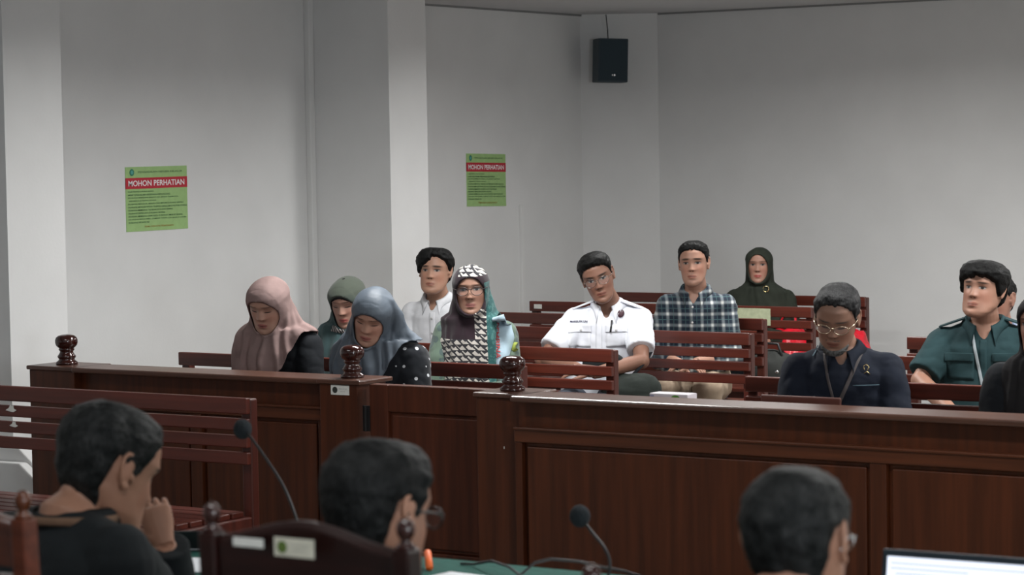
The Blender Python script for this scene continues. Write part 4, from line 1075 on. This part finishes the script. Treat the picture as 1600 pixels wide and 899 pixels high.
# 10 man in dark teal shirt
HL10 = ([0, 25, 45, 60, 72, 84, 100, 118, 140, 180], [.048, .044, .036, .020, -.015, -.030, .012, -.050, -.070, -.078])
def fr10(a, left): return (interp(a, [0, 40, 70], [.0, .0, .0]) - (.010 if left and a < 70 else 0), interp(a, [0, 50, 90, 140], [.010, .010, .004, .004]))
p = Person('teal', 'seated stout man with dark fringe in a dark teal short-sleeved shirt with lanyard', 1537, 453, 9.45, byaw=18, hyaw=-26, hpitch=-8, hroll=3, wide=1.05, jaw=1.07,
           skin=skin_mat('skin_teal_man', (.340, .180, .125)), sh=.165, hip=(0, .12), belly=.05, size=.98, neck=.045,
           arms=[dict(E=(-.25, -.06, .79), W=(-.10, -.27, .68)), None]).body()
p.shirt(M_teal, .85, seed=19, off=.018, slack=.015, wr=.012, vneck=.035); p.trousers(M_blackc); p.collar(M_teal, gap=.42, point=.06, r=.072)
p.hair(hair_mat('black_hair'), thick=.026, side=.012, hl=HL10, style=fr10, seed=11, back=.014)
p.ribbon('lanyard', [(-.045, .985), (-.02, .86), (.01, .72)], .012, base_mat('lanyard_grey', (.30, .34, .36), .7), .006)
p.ribbon('button_placket', [(.0, .955), (0, .68)], .03, M_teal, .002)
p.patch('chest_pocket', -.09, .845, .11, .10, M_teal, .004); p.patch('chest_pocket', .10, .845, .11, .10, M_teal, .004)
for k in (-1, 1): p.patch('pocket_flap', k*.095, .885, .115, .035, M_teal, .007)
for k in (-1, 1):
    sh_ = p.S[0 if k < 0 else 1]; mb = MB()
    q0 = p.N.lerp(sh_, .5) + Vector((0, -.03, .060)); q1 = sh_ + Vector((k*.02, -.01, .072))
    mb.add([q0 + Vector((0, -.02, 0)), q0 + Vector((0, .03, .004)), q1 + Vector((0, .03, .0)), q1 + Vector((0, -.025, -.002))], [(0, 1, 2, 3)])
    o = obj('epaulette', mb, M_teal, p.root); so = o.modifiers.new('t', 'SOLIDIFY'); so.thickness = .006
lp = p.surf(.012, .70, .012); mb = MB().tube([lp, lp + Vector((.003, -.002, -.03))], .004, 8); obj('lanyard_clip', mb, M_silver, p.root)
# 11 man hidden behind
p = Person('hidden', 'man in a light blue shirt, almost hidden behind the man in the teal shirt', 1556, 468, 10.5, byaw=10, hyaw=-25, hpitch=0, skin=skin_mat('skin_hidden_man', (0.314, 0.161, 0.114)), sh=.145, hip=(.02, .10)).body()
p.shirt(M_lblue, 2.0, seed=21); p.trousers(M_blackc); p.collar(M_lblue); p.hair(hair_mat('black_hair'), thick=.012, side=.004, seed=12)
# 12 woman at the right edge
p = Person('edge_woman', 'woman in a black headscarf and black blouse, cut off by the right edge', 1629, 503, 8.38, byaw=22, hyaw=-26, hpitch=6, skin=skin_mat('skin_black_scarf', brow_w=.003, brow_k=.55, col=(0.314, 0.172, 0.124)), sh=.15, hip=(0, .12), ears=False).body()
p.shirt(M_blackc, 2.0, off=.02, seed=23, name='blouse'); p.trousers(M_blackc)
p.hijab(M_dk, front=.26, folds=.008, nf=8, seed=23, open_=(.064, .056, -.108), cape=(.18, .13), hem=(.19, .15), cone=.8)

# ------------------------------------------------------------------ the court tables in the foreground
TZ = .75
t = thing('court_table', 'long court table under a green cloth between the seated men and the barrier', 'table', (-4.9, 4.0, 0))
obj('tabletop', MB().box((0, 0, TZ-.03), (4.6, .95, TZ-.004)), M_chair, t)
for x in (.08, 2.3, 4.46):
    for y in (.06, .83): obj('leg', MB().box((x-.03, y, 0), (x+.03, y+.06, TZ-.03)), M_chair, t)
mb = MB(); n = 90
top = [(-.01, -.01), (4.61, -.01), (4.61, .96), (-.01, .96)]
mb.box((-.012, -.012, TZ-.004), (4.612, .962, TZ))
hem = []
loop = [(x, -.014) for x in np.linspace(-.014, 4.614, 60)] + [(4.614, y) for y in np.linspace(-.014, .964, 14)][1:] + [(x, .964) for x in np.linspace(4.614, -.014, 60)][1:] + [(-.014, y) for y in np.linspace(.964, -.014, 14)][1:-1]
def sk(k, z, amp):
    x, y = loop[k]; a = amp*math.sin(k*1.3)+amp
    return (x + (a if x > 4.61 else -a if x < -.01 else 0), y + (a if y > .96 else -a if y < -.01 else 0), z)
mb.loft([[sk(k, z, a) for k in range(len(loop))] for z, a in ((TZ, 0), (TZ-.1, .004), (TZ-.35, .010), (.22, .014))], cap=False)
tag(obj('tablecloth', mb, M_green, smooth=False), 'green cloth draped over the long court table', 'tablecloth').location = (-4.9, 4.0, 0)

def court_chair(label, knobL, wd=.42, mat=M_chair, rail=True):
    # knobL: world position of the left knob (top); the chair faces the tables, its back is towards us
    x0, y0, zt = knobL; t = thing('court_chair', label, 'chair', (x0, y0, 0), 0, 'carved court chairs with knobs')
    h = zt-.047
    for k, x in enumerate((0, wd)):
        obj('back_post', MB().loft([[(x+sx*.016, sy*.018+ dy, z) for sx, sy in ((-1, -1), (1, -1), (1, 1), (-1, 1))] for z, dy in ((0, -.02), (.45, .02), (h*.8, .0), (h, -.01))]), mat, t, bevel=.004)
        obj('knob', MB().lathe([(.015, 0), (.016, .004), (.010, .008), (.008, .014), (.012, .019), (.0145, .028), (.0135, .037), (.008, .044), (.002, .047)], (x, -.01, h)), M_chairo if mat is not M_chair else M_fin, t, smooth=True)
    n = 26; rings = []
    for i in range(n+1):
        u = i/n; x = .02+u*(wd-.04); e = math.sin(math.pi*u)**2
        e = math.sin(math.pi*u**.82)**2; zt_ = h-.004 + .028*e; zb_ = h-.085
        yy = .0+.018*math.sin(math.pi*u)
        rings.append([(x, yy-.014, zb_), (x, yy+.012, zb_), (x, yy+.014, zt_-.004), (x, yy+.006, zt_), (x, yy-.010, zt_+.001), (x, yy-.018, zt_-.008)])
    cr = obj('crest_rail', MB().loft(rings), mat, t, smooth=False, bevel=.002)
    obj('lower_rail', MB().box((.02, -.012, .52), (wd-.02, .014, .58)), mat, t, bevel=.004)
    for x in (.035, wd-.075): obj('stile', MB().box((x, -.010, .58), (x+.04, .012, h-.10)), mat, t)
    mb = MB().box((.085, -.006, .60), (wd-.085, .016, h-.115)); obj('back_panel', mb, M_greenpad, t, bevel=.006)
    obj('seat', MB().box((-.01, .02, .40), (wd+.01, .46, .44)), mat, t, bevel=.006); obj('cushion', MB().box((.01, .05, .44), (wd-.01, .45, .475)), M_greenpad, t, bevel=.015)
    for x in (0, wd): obj('leg', MB().box((x-.02, .42, 0), (x+.02, .46, .40)), mat, t, bevel=.004)
    for x in (-.01, wd+.01):
        obj('armrest', MB().tube([(x, .02, .68), (x, .2, .69), (x, .40, .68), (x, .43, .655)], [.02, .022, .022, .018], 10).tube([(x, .40, .44), (x, .41, .66)], .014, 8), mat, t, smooth=True)
    return t, h
k2 = at_y(337, 785, 3.0)
ct, ch = court_chair('dark carved chair with two white tags, behind the middle man', (k2.x, k2.y, k2.z+.002), .375)
sticker(ct, .052, .112, ch-.017, ch-.003, -.021, lab='narrow white tag')
sticker(ct, .135, .212, ch-.026, ch+.003, -.0225, logo=base_mat('label_logo_green', (.10, .16, .03), .6), lab='cream tag with a green round emblem', mat=add_noise(base_mat('label_cream', (.62, .60, .50), .6), (.62, .60, .50), .06, (60, 60, 60)))
k3 = at_y(930, 880, 3.0); court_chair('dark carved chair of the right-hand man, only its left knob in view', (k3.x, k3.y, k3.z), .375)
k1 = at_y(42, 765, 3.0); court_chair('reddish carved chair at the left edge behind the man with his hand to his mouth', (k1.x-.40, k1.y, k1.z), .40, mat=wood('chair_wood_red', (.10, .025, .012), 0, .25))

# microphones
def mic(label, foam, base, mids):
    t = thing('desk_microphone', label, 'microphone', (base.x, base.y, TZ))
    L = lambda p: Vector(p) - Vector((base.x, base.y, TZ))
    f = L(foam)
    obj('base', MB().lathe([(.055, 0), (.058, .006), (.052, .018), (.030, .026), (.012, .030), (.010, .05)], (0, 0, 0)), M_blackm, t, smooth=True)
    pts = [Vector((0, 0, .03))] + [L(m) for m in mids] + [f]
    fine = []
    P = [pts[0]] + pts + [pts[-1]]
    for i in range(1, len(P)-2):
        for k in range(8):
            u = k/8; a, b_, c, d = P[i-1], P[i], P[i+1], P[i+2]
            fine.append(.5*((2*b_)+(c-a)*u+(2*a-5*b_+4*c-d)*u*u+(3*b_-a-3*c+d)*u**3))
    fine.append(f); obj('gooseneck', MB().tube(fine, .0035, 8), M_blackm, t, smooth=True)
    obj('collar', MB().tube([Vector((0, 0, .03)), Vector((0, 0, .065))], .009, 12), M_blackm, t, smooth=True)
    obj('foam_windscreen', MB().ball(f, (.023, .023, .025), 24), M_foam, t, smooth=True)
mic('black gooseneck microphone on the table, in front of the left bench', at_y(379, 671, 4.72), Vector((-3.63, 4.62, TZ)), [at_y(462, 808, 4.63), at_y(440, 755, 4.66), at_y(398, 692, 4.70)])
b2 = at_y(955, 925, 4.55); 
mic('black gooseneck microphone on the table before the right-hand barrier', at_y(906, 807, 4.6), Vector((-2.78, 4.55, TZ)), [at_y(953, 885, 4.56), at_y(945, 858, 4.57), at_y(925, 832, 4.59)])
cb = [at_y(x, y, Y) for x, y, Y in ((720, 893, 4.9), (740, 882, 4.9), (768, 877, 4.85), (795, 886, 4.8), (812, 899, 4.78), (818, 895, 4.75), (835, 880, 4.75), (860, 874, 4.72), (905, 878, 4.66), (935, 886, 4.6), (975, 893, 4.56), (1005, 903, 4.54))]
cb = [Vector((c.x, c.y, max(c.z, TZ+.004))) for c in cb]
tag(obj('microphone_cable', MB().tube(cb, .0032, 8), M_black, smooth=True), 'black microphone cable looping over the green table', 'cable')

# laptop
la = at_y(1368, 862, 4.42); w_ = .36
t = thing('laptop', 'dark laptop with a bright white screen at the lower right edge', 'laptop', (la.x, 4.42, TZ), math.radians(3))
hz = la.z-TZ
Ml = Matrix.Rotation(-.18, 4, 'X')
obj('screen_shell', MB().box((0, 0, 0), (w_, .008, hz+.004), Ml), base_mat('laptop_shell', (.015, .025, .035), .4), t, bevel=.003)
M_scr = base_mat('screen_glow', (.05, .05, .05), .3); b = M_scr.node_tree.nodes['Principled BSDF']; b.inputs['Emission Color'].default_value = (.80, .86, 1, 1); b.inputs['Emission Strength'].default_value = 1.3
obj('screen', MB().box((.012, -.0015, .015), (w_-.012, 0, hz-.010), Ml), M_scr, t)
mb = MB(); 
for k, (a, b_) in enumerate(((.02, .3), (.02, .18), (.03, .25))): mb.box((a, -.0025, hz-.024-.010*k), (b_, -.0018, hz-.0215-.010*k), Ml)
M_sl = base_mat('screen_lines', (.05, .05, .05), .3); b = M_sl.node_tree.nodes['Principled BSDF']; b.inputs['Emission Color'].default_value = (.55, .62, .85, 1); b.inputs['Emission Strength'].default_value = .8
obj('screen_text', mb, M_sl, t)
obj('keyboard_base', MB().box((0, -.24, 0), (w_, 0, .016)), M_black, t, bevel=.003)
# papers
def papers(label, cx, cy, w, h, rz, n=1):
    t = thing('paper_sheet', label, 'paper', (cx, cy, TZ), rz); mb = MB(); g = 10
    v = [((i/g-.5)*w, (j/g-.5)*h, .002+.010*max(0, (i/g-.6))**2*4) for j in range(g+1) for i in range(g+1)]
    mb.add(v, [(j*(g+1)+i, j*(g+1)+i+1, (j+1)*(g+1)+i+1, (j+1)*(g+1)+i) for j in range(g) for i in range(g)])
    o = obj('sheet', mb, M_paper, t, smooth=True); so = o.modifiers.new('t', 'SOLIDIFY'); so.thickness = .0012; return t
def on_table(x, y, z=TZ):
    d = fw + RR*(x-800)/F - UU*(y-449.5)/F; return CAM + d*((z-CAM.z)/d.z)
a = on_table(310, 885); papers('white sheet of paper on the green table behind the chair with tags', a.x, a.y, .26, .20, .3)
a = on_table(735, 915); papers('white paper on the green table right of the middle man', a.x, a.y, .30, .21, -.1)
a = on_table(980, 925); papers('white paper on the table at the foot of the right microphone', a.x, a.y, .22, .20, .2)
a = on_table(298, 862); t = thing('open_book', 'black and white booklet standing open on the table by the papers', 'booklet', (a.x, a.y, TZ), .5)
obj('cover', MB().box((-.05, 0, 0), (.05, .003, .055), Matrix.Rotation(-.6, 4, 'X')).box((-.05, .003, 0), (.05, .006, .06), Matrix.Rotation(.5, 4, 'X')), M_black, t)
obj('page', MB().box((-.047, -.003, .004), (.035, -.001, .050), Matrix.Rotation(-.6, 4, 'X')), M_paper, t)
a = on_table(671, 893); t = thing('orange_marker', 'bright orange object on the table beside the middle man', 'marker', (a.x, a.y, TZ), .3)
obj('barrel', MB().tube([(0, 0, .008), (-.02, .05, .035)], [.009, .009], 12).ball((-.02, .05, .035), (.009, .009, .009)), M_orange, t, smooth=True)

# ------------------------------------------------------------------ the three men in the foreground, seen from behind
HLM = ([0, 25, 45, 60, 72, 84, 100, 118, 140, 180], [.068, .066, .058, .038, -.002, -.020, .018, -.045, -.085, -.098])
hand_w = at_y(256, 852, 3.95); elb = at_y(268, 985, 4.02)
p = Person('left_man', 'man in a charcoal jacket seen from behind, hand to his mouth, at the left', 168, 732, 3.70, byaw=172, abs_yaw=160, hpitch=22, hroll=0, size=1.10,
           skin=skin_mat('skin_left_man', (.40, .205, .135), stubble=.0), sh=.165, hip=(0, .16), jaw=1.06, voxel=.0032, belly=.03, neck=.006, hunch=.0, sh_drop=-.014, hipz=.57,
           arms=[None, None] if False else [dict(Ew=elb, Ww=hand_w, hd=(.38, 0, 1), hn=(-.8, .6, .2), curl=1.05, side=-1, thumb=.7, hs=.88), None]).body()
p.shirt(M_char, 2.0, off=.016, seed=31, voxel=.006, wr=.008, name='jacket', hole=.066); p.trousers(M_blackc); p.collar(M_char, gap=.5, point=.03, h=.060, r=.073)
p.hair(hair_mat('greying_hair_fine', (.005, .006, .006), .03), thick=.018, side=.006, hl=HLM, seed=14, back=.009, nn=200)
mb = MB(); N = p.N
lan = []
for a in np.linspace(.8, 2*math.pi-.8, 40):
    bk_ = (1-math.cos(a))/2; q = Vector((math.sin(a), -math.cos(a), 0))
    lan.append([N + q*(.100+.004*bk_) + Vector((0, 0, -.020+.012*bk_)), N + q*(.0985+.004*bk_) + Vector((0, 0, -.004+.012*bk_))])
o = obj('lanyard', MB().loft(lan, cap=False, closed=False), cloth('tan_lanyard', (.17, .10, .065)), p.root, smooth=True)
so = o.modifiers.new('t', 'SOLIDIFY'); so.thickness = .003
p = Person('middle_man', 'dark-haired man with glasses seen from behind, in the chair with two tags', 592, 800, 3.32, byaw=176, abs_yaw=171, hpitch=10, hroll=0, wide=.89, size=1.02,
           skin=skin_mat('skin_middle_man', (.40, .205, .135)), sh=.155, hip=(0, .10), voxel=.0034, neck=.03, hipz=.55).body()
p.shirt(M_char, 2.0, off=.014, seed=33, name='jacket'); p.trousers(M_blackc); p.collar(M_char, gap=.5, point=.03)
p.hair(hair_mat('black_hair_fine', (.004, .0045, .0045), .012), thick=.020, side=.007, hl=HLM, seed=16, back=.014, nn=200)
p.glasses(base_mat('glasses_black', (.01, .01, .01), .3), thin=.002)
p = Person('right_man', 'short-haired greying man with glasses seen from behind, beside the laptop', 1245, 846, 3.28, byaw=180, abs_yaw=183, hpitch=6, hroll=2, size=.94,
           skin=skin_mat('skin_right_man', (.40, .205, .135)), sh=.155, hip=(0, .10), voxel=.0034, neck=.03, hipz=.55).body()
p.shirt(M_char, 2.0, off=.014, seed=35, name='jacket'); p.trousers(M_blackc); p.collar(M_char, gap=.5, point=.03)
p.hair(hair_mat('grey_flecked_hair', (.006, .007, .007), .03), thick=.014, side=.004, hl=HLM, seed=18, back=.008, nn=200)
p.glasses(base_mat('glasses_silver', (.5, .5, .5), .25, metal=1), thin=.0016)
